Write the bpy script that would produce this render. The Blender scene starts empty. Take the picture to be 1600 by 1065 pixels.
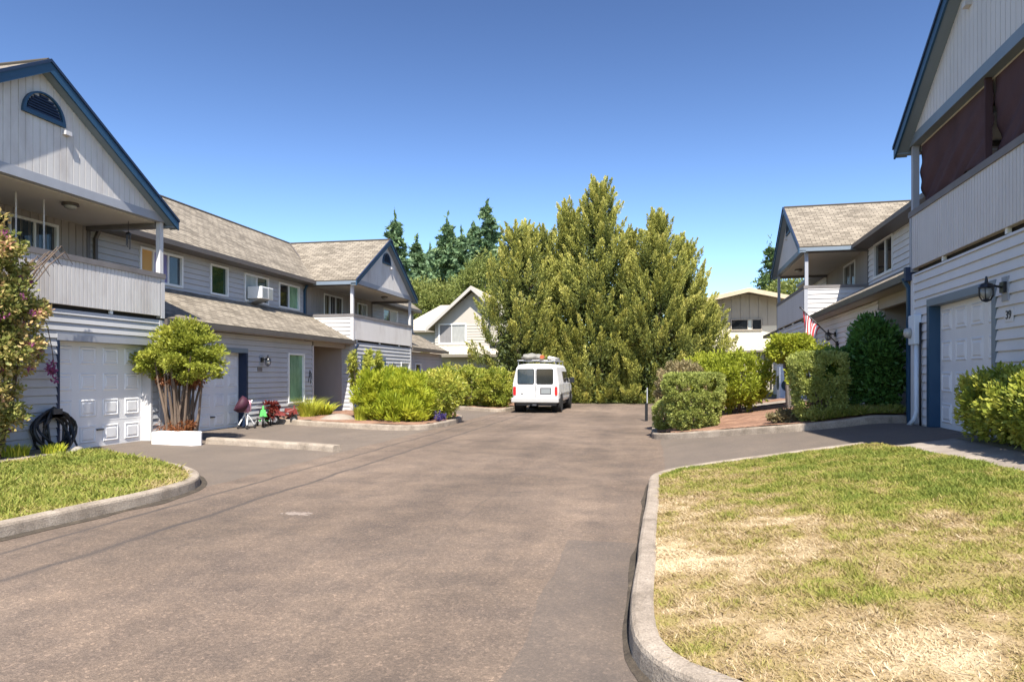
import bpy, math, random
import numpy as np
from mathutils import Vector, Matrix

random.seed(5)
rng = np.random.default_rng(11)
R_ = math.radians
C = bpy.context.scene.collection
scene = bpy.context.scene

# ------------------------------------------------------------------ camera
F, VY, EYE = 1067.0, 585.0, 1.6
YAW = math.atan((1010 - 800) / F)
cam_d = bpy.data.cameras.new('camera')
cam = bpy.data.objects.new('camera', cam_d)
C.objects.link(cam)
cam.location = (0, 0, EYE)
cam.rotation_euler = (R_(90), 0, YAW)
cam_d.sensor_width = 36
cam_d.lens = F / 1600 * 36
cam_d.shift_y = (VY - 532.5) / 1600
cam_d.clip_end = 3000
scene.camera = cam

# ------------------------------------------------------------------ light
EL, PHI = R_(55), R_(73)
sun_dir = Vector((math.cos(EL) * math.cos(PHI), -math.cos(EL) * math.sin(PHI), math.sin(EL)))
sl = bpy.data.lights.new('sun', 'SUN')
sl.energy = 4.3
sl.angle = R_(0.5)
sl.color = (1.0, 0.945, 0.85)
so = bpy.data.objects.new('sun', sl)
C.objects.link(so)
so.rotation_euler = sun_dir.to_track_quat('Z', 'Y').to_euler()
so.location = (10, -20, 40)
w = bpy.data.worlds.new('World')
scene.world = w
w.use_nodes = True
wn = w.node_tree.nodes
bg = wn['Background']
sky = wn.new('ShaderNodeTexSky')
sky.sky_type = 'NISHITA'
sky.sun_disc = False
sky.sun_elevation = EL
sky.sun_rotation = math.atan2(sun_dir.x, sun_dir.y)
sky.altitude = 100
sky.air_density = 1.0
sky.dust_density = 0.6
sky.ozone_density = 2.2
hs = wn.new('ShaderNodeHueSaturation')
hs.inputs['Saturation'].default_value = 0.86
hs.inputs['Hue'].default_value = 0.499
gm = wn.new('ShaderNodeGamma'); gm.inputs['Gamma'].default_value = 1.8
m1 = wn.new('ShaderNodeVectorMath'); m1.operation = 'SCALE'; m1.inputs['Scale'].default_value = 0.16
m2 = wn.new('ShaderNodeVectorMath'); m2.operation = 'SCALE'; m2.inputs['Scale'].default_value = 0.68 / 0.135
WL = w.node_tree.links
WL.new(sky.outputs[0], hs.inputs['Color']); WL.new(hs.outputs[0], m1.inputs[0]); WL.new(m1.outputs[0], gm.inputs['Color'])
WL.new(gm.outputs[0], m2.inputs[0]); WL.new(m2.outputs[0], bg.inputs[0])
bg.inputs[1].default_value = 0.135
scene.view_settings.view_transform = 'Standard'
scene.view_settings.look = 'None'
scene.view_settings.gamma = 1
scene.view_settings.exposure = 1.27

# ------------------------------------------------------------------ materials
MATS = {}

def nt(name):
    m = bpy.data.materials.new(name)
    m.use_nodes = True
    t = m.node_tree
    return m, t, t.nodes, t.links, t.nodes['Principled BSDF']

def ramp(N, stops, interp='LINEAR'):
    r = N.new('ShaderNodeValToRGB')
    r.color_ramp.interpolation = interp
    e = r.color_ramp.elements
    while len(e) < len(stops):
        e.new(0.5)
    for el, (p, c) in zip(e, stops):
        el.position = p
        el.color = (c[0], c[1], c[2], 1)
    return r

def noise(N, L, vec, scale, detail=3, rough=0.55):
    n = N.new('ShaderNodeTexNoise')
    n.inputs['Scale'].default_value = scale
    n.inputs['Detail'].default_value = detail
    n.inputs['Roughness'].default_value = rough
    if vec is not None:
        L.new(vec, n.inputs['Vector'])
    return n

def mixc(N, L, fac, a, b, mode='MIX'):
    m = N.new('ShaderNodeMix')
    m.data_type = 'RGBA'
    m.blend_type = mode
    for i, s in ((0, fac), (6, a), (7, b)):
        if hasattr(s, 'is_linked') or hasattr(s, 'links'):
            L.new(s, m.inputs[i])
        elif i == 0:
            m.inputs[0].default_value = s
        else:
            m.inputs[i].default_value = (s[0], s[1], s[2], 1)
    return m.outputs[2]

def paint(name, col, rough=0.6, var=0.12, scale=1.5, dirt=None, metal=0.0, bump=0.0, spec=0.5, stretch=(1, 1, 0.35)):
    m, t, N, L, b = nt(name)
    tc = N.new('ShaderNodeTexCoord')
    mp = N.new('ShaderNodeMapping')
    mp.inputs['Scale'].default_value = stretch
    L.new(tc.outputs['Object'], mp.inputs['Vector'])
    n = noise(N, L, mp.outputs[0], scale, 6, 0.65)
    lo = [c * (1 - var) for c in col]
    hi = [min(1, c * (1 + var)) for c in col]
    r = ramp(N, [(0.3, dirt or lo), (0.5, col), (0.75, hi)])
    L.new(n.outputs[0], r.inputs[0])
    L.new(r.outputs[0], b.inputs['Base Color'])
    b.inputs['Roughness'].default_value = rough
    b.inputs['Metallic'].default_value = metal
    b.inputs['Specular IOR Level'].default_value = spec
    if bump:
        n2 = noise(N, L, tc.outputs['Object'], 60, 4)
        bp = N.new('ShaderNodeBump')
        bp.inputs['Strength'].default_value = bump
        bp.inputs['Distance'].default_value = 0.01
        L.new(n2.outputs[0], bp.inputs['Height'])
        L.new(bp.outputs[0], b.inputs['Normal'])
    MATS[name] = m
    return m

def glass(name, col, rough=0.04):
    m, t, N, L, b = nt(name)
    tc = N.new('ShaderNodeTexCoord')
    n = noise(N, L, tc.outputs['Object'], 1.3, 3)
    r = ramp(N, [(0.35, [c * 0.6 for c in col]), (0.7, col)])
    L.new(n.outputs[0], r.inputs[0])
    L.new(r.outputs[0], b.inputs['Base Color'])
    b.inputs['Roughness'].default_value = rough
    b.inputs['Specular IOR Level'].default_value = 0.6
    MATS[name] = m

def leafmat(name, stops, trans=0.35, rough=0.55):
    m, t, N, L, b = nt(name)
    at = N.new('ShaderNodeAttribute')
    at.attribute_name = 'tint'
    r = ramp(N, stops)
    L.new(at.outputs['Fac'], r.inputs[0])
    L.new(r.outputs[0], b.inputs['Base Color'])
    b.inputs['Roughness'].default_value = rough
    b.inputs['Specular IOR Level'].default_value = 0.3
    tr = N.new('ShaderNodeBsdfTranslucent')
    L.new(r.outputs[0], tr.inputs[0])
    mx = N.new('ShaderNodeMixShader')
    mx.inputs[0].default_value = trans
    L.new(b.outputs[0], mx.inputs[1])
    L.new(tr.outputs[0], mx.inputs[2])
    L.new(mx.outputs[0], N['Material Output'].inputs[0])
    MATS[name] = m

# painted things
paint('siding', (0.46, 0.455, 0.455), 0.65, 0.10, 0.8, bump=0.15)
paint('siding_right', (0.66, 0.65, 0.645), 0.65, 0.09, 0.8, bump=0.15)
paint('vertical_siding', (0.60, 0.57, 0.54), 0.7, 0.08, 1.6, dirt=(0.48, 0.44, 0.41), bump=0.2)
paint('vertical_siding_right', (0.60, 0.575, 0.56), 0.7, 0.08, 1.6, bump=0.2)
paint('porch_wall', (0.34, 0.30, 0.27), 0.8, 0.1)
paint('ceiling_paint', (0.60, 0.56, 0.50), 0.7, 0.06)
paint('navy_trim', (0.018, 0.062, 0.12), 0.45, 0.1)
paint('dark_navy', (0.012, 0.025, 0.06), 0.5, 0.1)
paint('slate_trim', (0.17, 0.21, 0.25), 0.5, 0.08)
paint('grey_trim', (0.33, 0.34, 0.37), 0.55, 0.08)
paint('rail_cap', (0.17, 0.155, 0.15), 0.7, 0.2)
paint('gap_dark', (0.03, 0.028, 0.028), 0.9, 0.2)
paint('brown_gutter', (0.10, 0.085, 0.075), 0.5, 0.12)
paint('soffit', (0.34, 0.31, 0.27), 0.7, 0.08)
paint('white_vinyl', (0.78, 0.77, 0.74), 0.4, 0.05)
paint('garage_white', (0.74, 0.735, 0.73), 0.5, 0.05)
paint('post_paint', (0.55, 0.53, 0.52), 0.55, 0.06)
paint('black_metal', (0.012, 0.012, 0.014), 0.35, 0.1)
paint('dark_steel', (0.05, 0.05, 0.055), 0.45, 0.15)
paint('grey_steel', (0.35, 0.36, 0.38), 0.45, 0.1, metal=0.4)
paint('white_house', (0.44, 0.40, 0.345), 0.7, 0.04)
paint('white_house_shade', (0.42, 0.39, 0.35), 0.7, 0.06)  # shaded copy of white_house, the shade is in the colour
paint('cream_wall', (0.58, 0.52, 0.41), 0.75, 0.05)
paint('tan_siding', (0.34, 0.295, 0.24), 0.75, 0.08)
paint('tan_trim', (0.50, 0.40, 0.27), 0.6, 0.08)
paint('orange_board', (0.62, 0.34, 0.10), 0.7, 0.1)
paint('violet_curtain', (0.22, 0.20, 0.38), 0.8, 0.25, 3)
paint('green_curtain', (0.17, 0.30, 0.19), 0.12, 0.65, 2.2, dirt=(0.05, 0.13, 0.07))  # pale noise patches paint the glass reflection into the curtain colour
paint('pale_curtain', (0.45, 0.47, 0.42), 0.6, 0.15, 3)
paint('blind_grey', (0.20, 0.19, 0.185), 0.5, 0.2, 4)
paint('blind_pale', (0.32, 0.32, 0.30), 0.5, 0.2, 4)
paint('brown_tarp', (0.085, 0.048, 0.050), 0.85, 0.25, 1.2, spec=0.15)
paint('van_white', (0.80, 0.79, 0.77), 0.25, 0.03)
paint('bumper_grey', (0.42, 0.41, 0.39), 0.35, 0.06)
paint('rubber', (0.012, 0.012, 0.012), 0.85, 0.2)
paint('rim_steel', (0.55, 0.55, 0.55), 0.3, 0.08, metal=0.6)
paint('red_lens', (0.45, 0.02, 0.02), 0.2, 0.1)
paint('amber_lens', (0.6, 0.2, 0.03), 0.2, 0.1)
paint('plate_grey', (0.22, 0.235, 0.235), 0.5, 0.12)
paint('plate_frame', (0.10, 0.10, 0.10), 0.5, 0.1)
paint('tarp_grey', (0.24, 0.23, 0.20), 0.8, 0.2, 3)
paint('orange_plastic', (0.42, 0.10, 0.035), 0.5, 0.1)
paint('pipe_white', (0.72, 0.68, 0.60), 0.5, 0.08)
paint('toy_green', (0.09, 0.42, 0.09), 0.4, 0.1)
paint('toy_pink', (0.52, 0.23, 0.28), 0.6, 0.15)
paint('toy_purple', (0.045, 0.006, 0.02), 0.7, 0.2)
paint('toy_red', (0.17, 0.028, 0.020), 0.45, 0.2)
paint('bark', (0.13, 0.092, 0.066), 0.9, 0.35, 5, bump=0.6, stretch=(1, 1, 0.2))
paint('bark_grey', (0.15, 0.13, 0.115), 0.9, 0.3, 4, bump=0.6, stretch=(1, 1, 0.2))
paint('flag_red', (0.55, 0.045, 0.05), 0.8, 0.1)
paint('flag_white', (0.78, 0.72, 0.70), 0.8, 0.05)
paint('flag_blue', (0.03, 0.04, 0.13), 0.8, 0.1)
paint('ac_white', (0.66, 0.71, 0.76), 0.5, 0.06)
paint('fan_dark', (0.02, 0.05, 0.06), 0.5, 0.1)
paint('block_white', (0.86, 0.83, 0.80), 0.8, 0.06, 6, bump=0.3, stretch=(1, 1, 1))
paint('stone', (0.22, 0.20, 0.18), 0.9, 0.25, 5, bump=0.4, stretch=(1, 1, 1))
paint('hose_black', (0.010, 0.010, 0.011), 0.4, 0.2)
paint('copper_patio', (0.45, 0.20, 0.12), 0.7, 0.2)
glass('glass_dark', (0.020, 0.022, 0.024))
glass('glass_green', (0.012, 0.05, 0.028))
glass('glass_sky', (0.05, 0.07, 0.09), 0.02)
glass('glass_amber', (0.06, 0.05, 0.04), 0.15)
glass('lamp_glass', (0.45, 0.44, 0.40), 0.15)

# foliage
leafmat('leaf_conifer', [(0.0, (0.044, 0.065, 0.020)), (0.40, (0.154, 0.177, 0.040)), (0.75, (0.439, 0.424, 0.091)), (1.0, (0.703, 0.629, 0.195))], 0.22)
leafmat('leaf_fir', [(0.0, (0.060, 0.112, 0.065)), (0.6, (0.150, 0.232, 0.109)), (1.0, (0.300, 0.390, 0.174))], 0.25)
leafmat('leaf_fir_pale', [(0.0, (0.045, 0.083, 0.030)), (0.6, (0.105, 0.165, 0.053)), (1.0, (0.195, 0.255, 0.075))], 0.25)
leafmat('leaf_broad', [(0.0, (0.120, 0.143, 0.035)), (0.6, (0.240, 0.275, 0.070)), (1.0, (0.432, 0.418, 0.130))], 0.4)
leafmat('leaf_yellow', [(0.0, (0.189, 0.230, 0.024)), (0.5, (0.365, 0.405, 0.041)), (1.0, (0.608, 0.581, 0.081))], 0.4)
leafmat('leaf_hedge', [(0.0, (0.154, 0.193, 0.050)), (0.5, (0.352, 0.391, 0.099)), (0.85, (0.528, 0.550, 0.176)), (1.0, (0.638, 0.572, 0.297))], 0.4)
leafmat('leaf_brown', [(0.0, (0.162, 0.135, 0.068)), (0.5, (0.324, 0.270, 0.135)), (1.0, (0.486, 0.365, 0.203))], 0.3)
leafmat('leaf_dark', [(0.0, (0.045, 0.109, 0.026)), (0.6, (0.112, 0.232, 0.046)), (1.0, (0.300, 0.464, 0.104))], 0.3, 0.35)
leafmat('leaf_laurel', [(0.0, (0.121, 0.180, 0.028)), (0.45, (0.324, 0.360, 0.055)), (0.8, (0.608, 0.540, 0.099)), (1.0, (0.810, 0.648, 0.198))], 0.35, 0.4)
leafmat('leaf_vine', [(0.0, (0.106, 0.143, 0.040)), (0.5, (0.297, 0.303, 0.080)), (0.85, (0.635, 0.463, 0.200)), (1.0, (0.678, 0.319, 0.261))], 0.4)
leafmat('leaf_blade', [(0.0, (0.138, 0.209, 0.020)), (0.5, (0.391, 0.440, 0.035)), (1.0, (0.713, 0.660, 0.080))], 0.45)
leafmat('leaf_maple', [(0.0, (0.14, 0.17, 0.025)), (0.5, (0.32, 0.35, 0.05)), (0.88, (0.52, 0.50, 0.09)), (1.0, (0.55, 0.34, 0.12))], 0.4)
leafmat('leaf_dead', [(0.0, (0.120, 0.035, 0.015)), (0.6, (0.220, 0.080, 0.030)), (1.0, (0.320, 0.160, 0.060))], 0.3)
leafmat('leaf_red', [(0.0, (0.070, 0.010, 0.008)), (0.6, (0.180, 0.025, 0.018)), (1.0, (0.340, 0.120, 0.070))], 0.3)
leafmat('petal_violet', [(0.0, (0.180, 0.045, 0.169)), (1.0, (0.510, 0.150, 0.286))], 0.3)
leafmat('petal_blue', [(0.0, (0.042, 0.030, 0.150)), (1.0, (0.120, 0.084, 0.275))], 0.3)
leafmat('grass_mix', [(0.0, (0.16, 0.20, 0.03)), (0.28, (0.29, 0.29, 0.055)), (0.48, (0.36, 0.29, 0.105)), (0.66, (0.40, 0.29, 0.15)), (0.82, (0.52, 0.40, 0.235)), (1.0, (0.68, 0.56, 0.37))], 0.25, 0.7)

def shingle(name, cols):
    m, t, N, L, b = nt(name)
    uv = N.new('ShaderNodeUVMap')
    br = N.new('ShaderNodeTexBrick')
    br.inputs['Scale'].default_value = 1.0
    br.inputs['Brick Width'].default_value = 0.30
    br.inputs['Row Height'].default_value = 0.14
    br.inputs['Mortar Size'].default_value = 0.012
    br.inputs['Mortar Smooth'].default_value = 0.3
    br.inputs['Color1'].default_value = (0.0, 0, 0, 1)
    br.inputs['Color2'].default_value = (1, 1, 1, 1)
    br.inputs['Mortar'].default_value = (0.25, 0.25, 0.25, 1)
    L.new(uv.outputs[0], br.inputs['Vector'])
    n = noise(N, L, uv.outputs[0], 1.1, 5, 0.65)
    n2 = noise(N, L, uv.outputs[0], 18, 3)
    a = N.new('ShaderNodeMath'); a.operation = 'MULTIPLY_ADD'
    L.new(br.outputs['Color'], a.inputs[0]); a.inputs[1].default_value = 0.35
    L.new(n.outputs[0], a.inputs[2])
    a2 = N.new('ShaderNodeMath'); a2.operation = 'MULTIPLY_ADD'
    L.new(n2.outputs[0], a2.inputs[0]); a2.inputs[1].default_value = 0.35
    L.new(a.outputs[0], a2.inputs[2])
    r = ramp(N, [(0.45, cols[0]), (0.75, cols[1]), (1.05 if False else 1.0, cols[2])])
    L.new(a2.outputs[0], r.inputs[0])
    fin = mixc(N, L, br.outputs['Fac'], r.outputs[0], [c * 0.55 for c in cols[0]])
    L.new(fin, b.inputs['Base Color'])
    b.inputs['Roughness'].default_value = 0.9
    bp = N.new('ShaderNodeBump')
    bp.inputs['Strength'].default_value = 0.6
    bp.inputs['Distance'].default_value = 0.02
    L.new(a2.outputs[0], bp.inputs['Height'])
    L.new(bp.outputs[0], b.inputs['Normal'])
    MATS[name] = m

shingle('shingles', [(0.100, 0.082, 0.060), (0.180, 0.150, 0.112), (0.285, 0.242, 0.185)])
shingle('shingles_pale', [(0.36, 0.31, 0.24), (0.48, 0.42, 0.33), (0.58, 0.52, 0.42)])

def asphalt():
    m, t, N, L, b = nt('asphalt')
    tc = N.new('ShaderNodeTexCoord')
    O = tc.outputs['Object']
    big = noise(N, L, O, 0.22, 5, 0.6)
    mid = noise(N, L, O, 1.6, 5, 0.7)
    fine = noise(N, L, O, 75, 3, 0.85)
    vor = N.new('ShaderNodeTexVoronoi'); vor.inputs['Scale'].default_value = 120
    L.new(O, vor.inputs['Vector'])
    r1 = ramp(N, [(0.32, (0.116, 0.086, 0.064)), (0.52, (0.168, 0.125, 0.094)), (0.72, (0.228, 0.172, 0.130))])
    L.new(big.outputs[0], r1.inputs[0])
    r2 = ramp(N, [(0.28, (0.68, 0.69, 0.72)), (0.7, (1.22, 1.19, 1.14))])
    L.new(mid.outputs[0], r2.inputs[0])
    c = mixc(N, L, 1.0, r1.outputs[0], r2.outputs[0], 'MULTIPLY')
    r3 = ramp(N, [(0.30, (0.35, 0.35, 0.35)), (0.52, (0.95, 0.95, 0.95)), (0.70, (1.95, 1.9, 1.85))])
    L.new(fine.outputs[0], r3.inputs[0])
    c = mixc(N, L, 0.55, c, r3.outputs[0], 'MULTIPLY')
    # stone aggregate, one tone per chip
    ag = N.new('ShaderNodeTexVoronoi'); ag.inputs['Scale'].default_value = 55
    L.new(O, ag.inputs['Vector'])
    ags = N.new('ShaderNodeSeparateColor'); L.new(ag.outputs['Color'], ags.inputs[0])
    r5 = ramp(N, [(0.0, (0.62, 0.62, 0.62)), (0.55, (0.95, 0.95, 0.95)), (0.90, (1.25, 1.24, 1.22)), (1.0, (1.9, 1.85, 1.8))])
    L.new(ags.outputs[0], r5.inputs[0])
    c = mixc(N, L, 0.55, c, r5.outputs[0], 'MULTIPLY')
    # stretched tyre wear along the lane
    mp = N.new('ShaderNodeMapping'); mp.inputs['Scale'].default_value = (0.9, 0.07, 1)
    L.new(O, mp.inputs['Vector'])
    wear = noise(N, L, mp.outputs[0], 1.2, 4, 0.6)
    r4 = ramp(N, [(0.33, (0.80, 0.79, 0.79)), (0.66, (1.15, 1.14, 1.12))])
    L.new(wear.outputs[0], r4.inputs[0])
    c = mixc(N, L, 0.9, c, r4.outputs[0], 'MULTIPLY')
    # seams, patch and driveways of greyer asphalt
    sep = N.new('ShaderNodeSeparateXYZ'); L.new(O, sep.inputs[0])
    wob = noise(N, L, O, 0.8, 3)
    def M_(op, a, b_=None, c_=None, clamp=False):
        q = N.new('ShaderNodeMath'); q.operation = op; q.use_clamp = clamp
        for i, s in enumerate((a, b_, c_)):
            if s is None: continue
            if isinstance(s, (int, float)): q.inputs[i].default_value = s
            else: L.new(s, q.inputs[i])
        return q.outputs[0]
    X = M_('MULTIPLY_ADD', wob.outputs[0], 0.24, sep.outputs[0])
    Y = sep.outputs[1]
    def seam(x0, wd):
        d = M_('ABSOLUTE', M_('SUBTRACT', X, x0))
        return M_('SUBTRACT', 1.0, M_('DIVIDE', d, wd, clamp=True), clamp=True)
    s = M_('MAXIMUM', seam(-4.78, 0.07), seam(-5.55, 0.06))
    s = M_('MAXIMUM', s, M_('MULTIPLY', seam(-1.9, 0.03), 0.25))
    brk = ramp(N, [(0.35, (0, 0, 0)), (0.6, (1, 1, 1))]); L.new(mid.outputs[0], brk.inputs[0])
    s = M_('MULTIPLY', s, M_('MULTIPLY_ADD', brk.outputs[0], 0.45, 0.55))
    c = mixc(N, L, s, c, (0.055, 0.045, 0.040))
    # later patch on the near right lane
    px = M_('GREATER_THAN', X, -0.62)
    py = M_('LESS_THAN', Y, 6.6)
    c = mixc(N, L, M_('MULTIPLY', M_('MULTIPLY', px, py), 0.45), c, (0.098, 0.082, 0.070))
    # greyer driveway surface beyond the lane edges
    lx = M_('LESS_THAN', X, -6.05)
    rx = M_('GREATER_THAN', X, 0.45)
    c = mixc(N, L, M_('MULTIPLY', M_('MAXIMUM', lx, rx), 0.6), c, (0.136, 0.113, 0.092))
    # worn white paint fleck
    fx = M_('DIVIDE', M_('SUBTRACT', sep.outputs[0], -3.95), 0.30)
    fy = M_('DIVIDE', M_('SUBTRACT', Y, 7.25), 0.16)
    rr = M_('ADD', M_('MULTIPLY', fx, fx), M_('MULTIPLY', fy, fy))
    rr = M_('MULTIPLY_ADD', noise(N, L, O, 9, 5, 0.75).outputs[0], 2.6, rr)
    fl = M_('LESS_THAN', rr, 1.6)
    c = mixc(N, L, M_('MULTIPLY', fl, 0.35), c, (0.50, 0.42, 0.36))
    # oil drips and dark blotches
    ob = noise(N, L, O, 0.9, 6, 0.75)
    ro = ramp(N, [(0.60, (1, 1, 1)), (0.72, (0.62, 0.62, 0.63))]); L.new(ob.outputs[0], ro.inputs[0])
    c = mixc(N, L, 0.8, c, ro.outputs[0], 'MULTIPLY')
    # hairline cracks
    v2 = N.new('ShaderNodeTexVoronoi'); v2.feature = 'DISTANCE_TO_EDGE'; v2.inputs['Scale'].default_value = 0.33
    wv = mixc(N, L, 0.25, O, noise(N, L, O, 2.5, 4).outputs['Color'])
    L.new(wv, v2.inputs['Vector'])
    ck = M_('LESS_THAN', v2.outputs['Distance'], 0.004)
    c = mixc(N, L, M_('MULTIPLY', M_('MULTIPLY', ck, brk.outputs[0]), 0.16), c, (0.07, 0.06, 0.055))
    L.new(c, b.inputs['Base Color'])
    b.inputs['Roughness'].default_value = 0.9
    bp = N.new('ShaderNodeBump'); bp.inputs['Strength'].default_value = 0.5; bp.inputs['Distance'].default_value = 0.008
    L.new(vor.outputs['Distance'], bp.inputs['Height'])
    L.new(bp.outputs[0], b.inputs['Normal'])
    MATS['asphalt'] = m
asphalt()

def earthy(name, stops, sc, bump=0.6, fine=40, finemix=0.6, rough=0.95):
    m, t, N, L, b = nt(name)
    tc = N.new('ShaderNodeTexCoord'); O = tc.outputs['Object']
    n = noise(N, L, O, sc, 6, 0.65)
    r = ramp(N, stops); L.new(n.outputs[0], r.inputs[0])
    n2 = noise(N, L, O, fine, 3, 0.7)
    r2 = ramp(N, [(0.3, (0.55, 0.55, 0.55)), (0.7, (1.35, 1.35, 1.35))]); L.new(n2.outputs[0], r2.inputs[0])
    c = mixc(N, L, finemix, r.outputs[0], r2.outputs[0], 'MULTIPLY')
    L.new(c, b.inputs['Base Color'])
    b.inputs['Roughness'].default_value = rough
    bp = N.new('ShaderNodeBump'); bp.inputs['Strength'].default_value = bump; bp.inputs['Distance'].default_value = 0.02
    L.new(n2.outputs[0], bp.inputs['Height']); L.new(bp.outputs[0], b.inputs['Normal'])
    MATS[name] = m

earthy('concrete', [(0.28, (0.17, 0.135, 0.10)), (0.5, (0.30, 0.245, 0.19)), (0.72, (0.40, 0.335, 0.265))], 3.2, 0.5, 60, 0.75)
earthy('walk_concrete', [(0.3, (0.20, 0.165, 0.135)), (0.5, (0.27, 0.225, 0.185)), (0.7, (0.33, 0.28, 0.23))], 1.5, 0.3, 80, 0.5)
earthy('mulch', [(0.3, (0.13, 0.068, 0.042)), (0.5, (0.26, 0.14, 0.088)), (0.7, (0.38, 0.225, 0.145))], 3.0, 1.0, 35, 0.8)
earthy('litter', [(0.3, (0.035, 0.026, 0.018)), (0.6, (0.075, 0.058, 0.040)), (0.8, (0.16, 0.12, 0.08))], 6.0, 0.8, 45)
earthy('soil', [(0.3, (0.12, 0.10, 0.06)), (0.6, (0.22, 0.19, 0.11))], 1.0, 0.6, 20)
earthy('far_ground', [(0.3, (0.08, 0.10, 0.03)), (0.6, (0.16, 0.15, 0.07))], 0.3, 0.3, 5)

# ------------------------------------------------------------------ mesh helpers
ORG = {}

class MB:
    def __init__(self):
        self.v = []; self.f = []; self.uv = {}; self.mi = []; self.cur = 0
    def add(self, pts, faces):
        o = len(self.v)
        self.v.extend([tuple(p) for p in pts])
        for f in faces:
            self.f.append([i + o for i in f]); self.mi.append(self.cur)
    def quad(self, a, b, c, d, uv=None):
        if uv: self.uv[len(self.f)] = uv
        self.add([a, b, c, d], [(0, 1, 2, 3)])
    def hexa(self, p):
        self.add(p, [(0, 3, 2, 1), (4, 5, 6, 7), (0, 1, 5, 4), (1, 2, 6, 5), (2, 3, 7, 6), (3, 0, 4, 7)])
    def box(self, x0, x1, y0, y1, z0, z1, M=None):
        p = [(x0, y0, z0), (x1, y0, z0), (x1, y1, z0), (x0, y1, z0), (x0, y0, z1), (x1, y0, z1), (x1, y1, z1), (x0, y1, z1)]
        self.hexa([M(*q) for q in p] if M else p)
    def prism(self, poly, a, b):
        """poly: list of 3D points (bottom ring a-offset added), a and b: 3D offsets"""
        n = len(poly); a = Vector(a); b = Vector(b)
        pts = [Vector(p) + a for p in poly] + [Vector(p) + b for p in poly]
        self.add(pts, [list(range(n))[::-1], list(range(n, 2 * n))] + [(i, (i + 1) % n, n + (i + 1) % n, n + i) for i in range(n)])
    def tube(self, pts, rad, n=8, cap=True):
        pts = [Vector(p) for p in pts]
        if not hasattr(rad, '__len__'): rad = [rad] * len(pts)
        rings = []
        prev = None
        for i, p in enumerate(pts):
            t = (pts[min(i + 1, len(pts) - 1)] - pts[max(i - 1, 0)]).normalized()
            if prev is None:
                u = t.orthogonal().normalized()
            else:
                u = (prev - t * prev.dot(t)).normalized()
            prev = u
            vv = t.cross(u)
            rings.append([p + (u * math.cos(2 * math.pi * k / n) + vv * math.sin(2 * math.pi * k / n)) * rad[i] for k in range(n)])
        fs = []
        for i in range(len(pts) - 1):
            for k in range(n):
                fs.append((i * n + k, i * n + (k + 1) % n, (i + 1) * n + (k + 1) % n, (i + 1) * n + k))
        if cap:
            fs.append(list(range(n))[::-1]); fs.append([(len(pts) - 1) * n + k for k in range(n)])
        self.add([q for r in rings for q in r], fs)
    def lathe(self, c, axis, prof, n=20):
        """prof: list of (along, radius) about axis at c"""
        axis = Vector(axis).normalized(); c = Vector(c)
        u = axis.orthogonal().normalized(); v = axis.cross(u)
        pts = []; fs = []
        for a, r in prof:
            for k in range(n):
                th = 2 * math.pi * k / n
                pts.append(c + axis * a + (u * math.cos(th) + v * math.sin(th)) * r)
        m = len(prof)
        for i in range(m - 1):
            for k in range(n):
                fs.append((i * n + k, i * n + (k + 1) % n, (i + 1) * n + (k + 1) % n, (i + 1) * n + k))
        fs.append(list(range(n))[::-1]); fs.append([(m - 1) * n + k for k in range(n)])
        self.add(pts, fs)
    def build(self, name, mat, parent=None, label=None, cat=None, group=None, kind=None, smooth=False, bevel=0):
        me = bpy.data.meshes.new(name)
        org = ORG.get(parent.name, Vector((0, 0, 0))) if parent else Vector((0, 0, 0))
        me.from_pydata([tuple(Vector(p) - org) for p in self.v], [], self.f)
        mats = mat if isinstance(mat, (list, tuple)) else [mat]
        for q in mats: me.materials.append(MATS[q])
        if len(mats) > 1: me.polygons.foreach_set('material_index', self.mi)
        if self.uv:
            ul = me.uv_layers.new(name='UVMap')
            for fi, uvs in self.uv.items():
                ls = me.polygons[fi].loop_start
                for k, q in enumerate(uvs): ul.data[ls + k].uv = q
        if smooth: me.polygons.foreach_set('use_smooth', [True] * len(me.polygons))
        me.update()
        o = bpy.data.objects.new(name, me)
        C.objects.link(o)
        if parent:
            o.parent = parent; ORG[o.name] = org
        if bevel:
            bv = o.modifiers.new('bevel', 'BEVEL'); bv.width = bevel; bv.segments = 2; bv.limit_method = 'ANGLE'; bv.angle_limit = R_(40)
        tag(o, label, cat, group, kind)
        return o

def tag(o, label=None, cat=None, group=None, kind=None):
    if label: o['label'] = label
    if cat: o['category'] = cat
    if group: o['group'] = group
    if kind: o['kind'] = kind

def thing(name, loc, label, cat, group=None):
    o = bpy.data.objects.new(name, None)
    C.objects.link(o); o.location = loc; o.empty_display_size = 0.2
    ORG[o.name] = Vector(loc)
    tag(o, label, cat, group)
    return o

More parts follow.
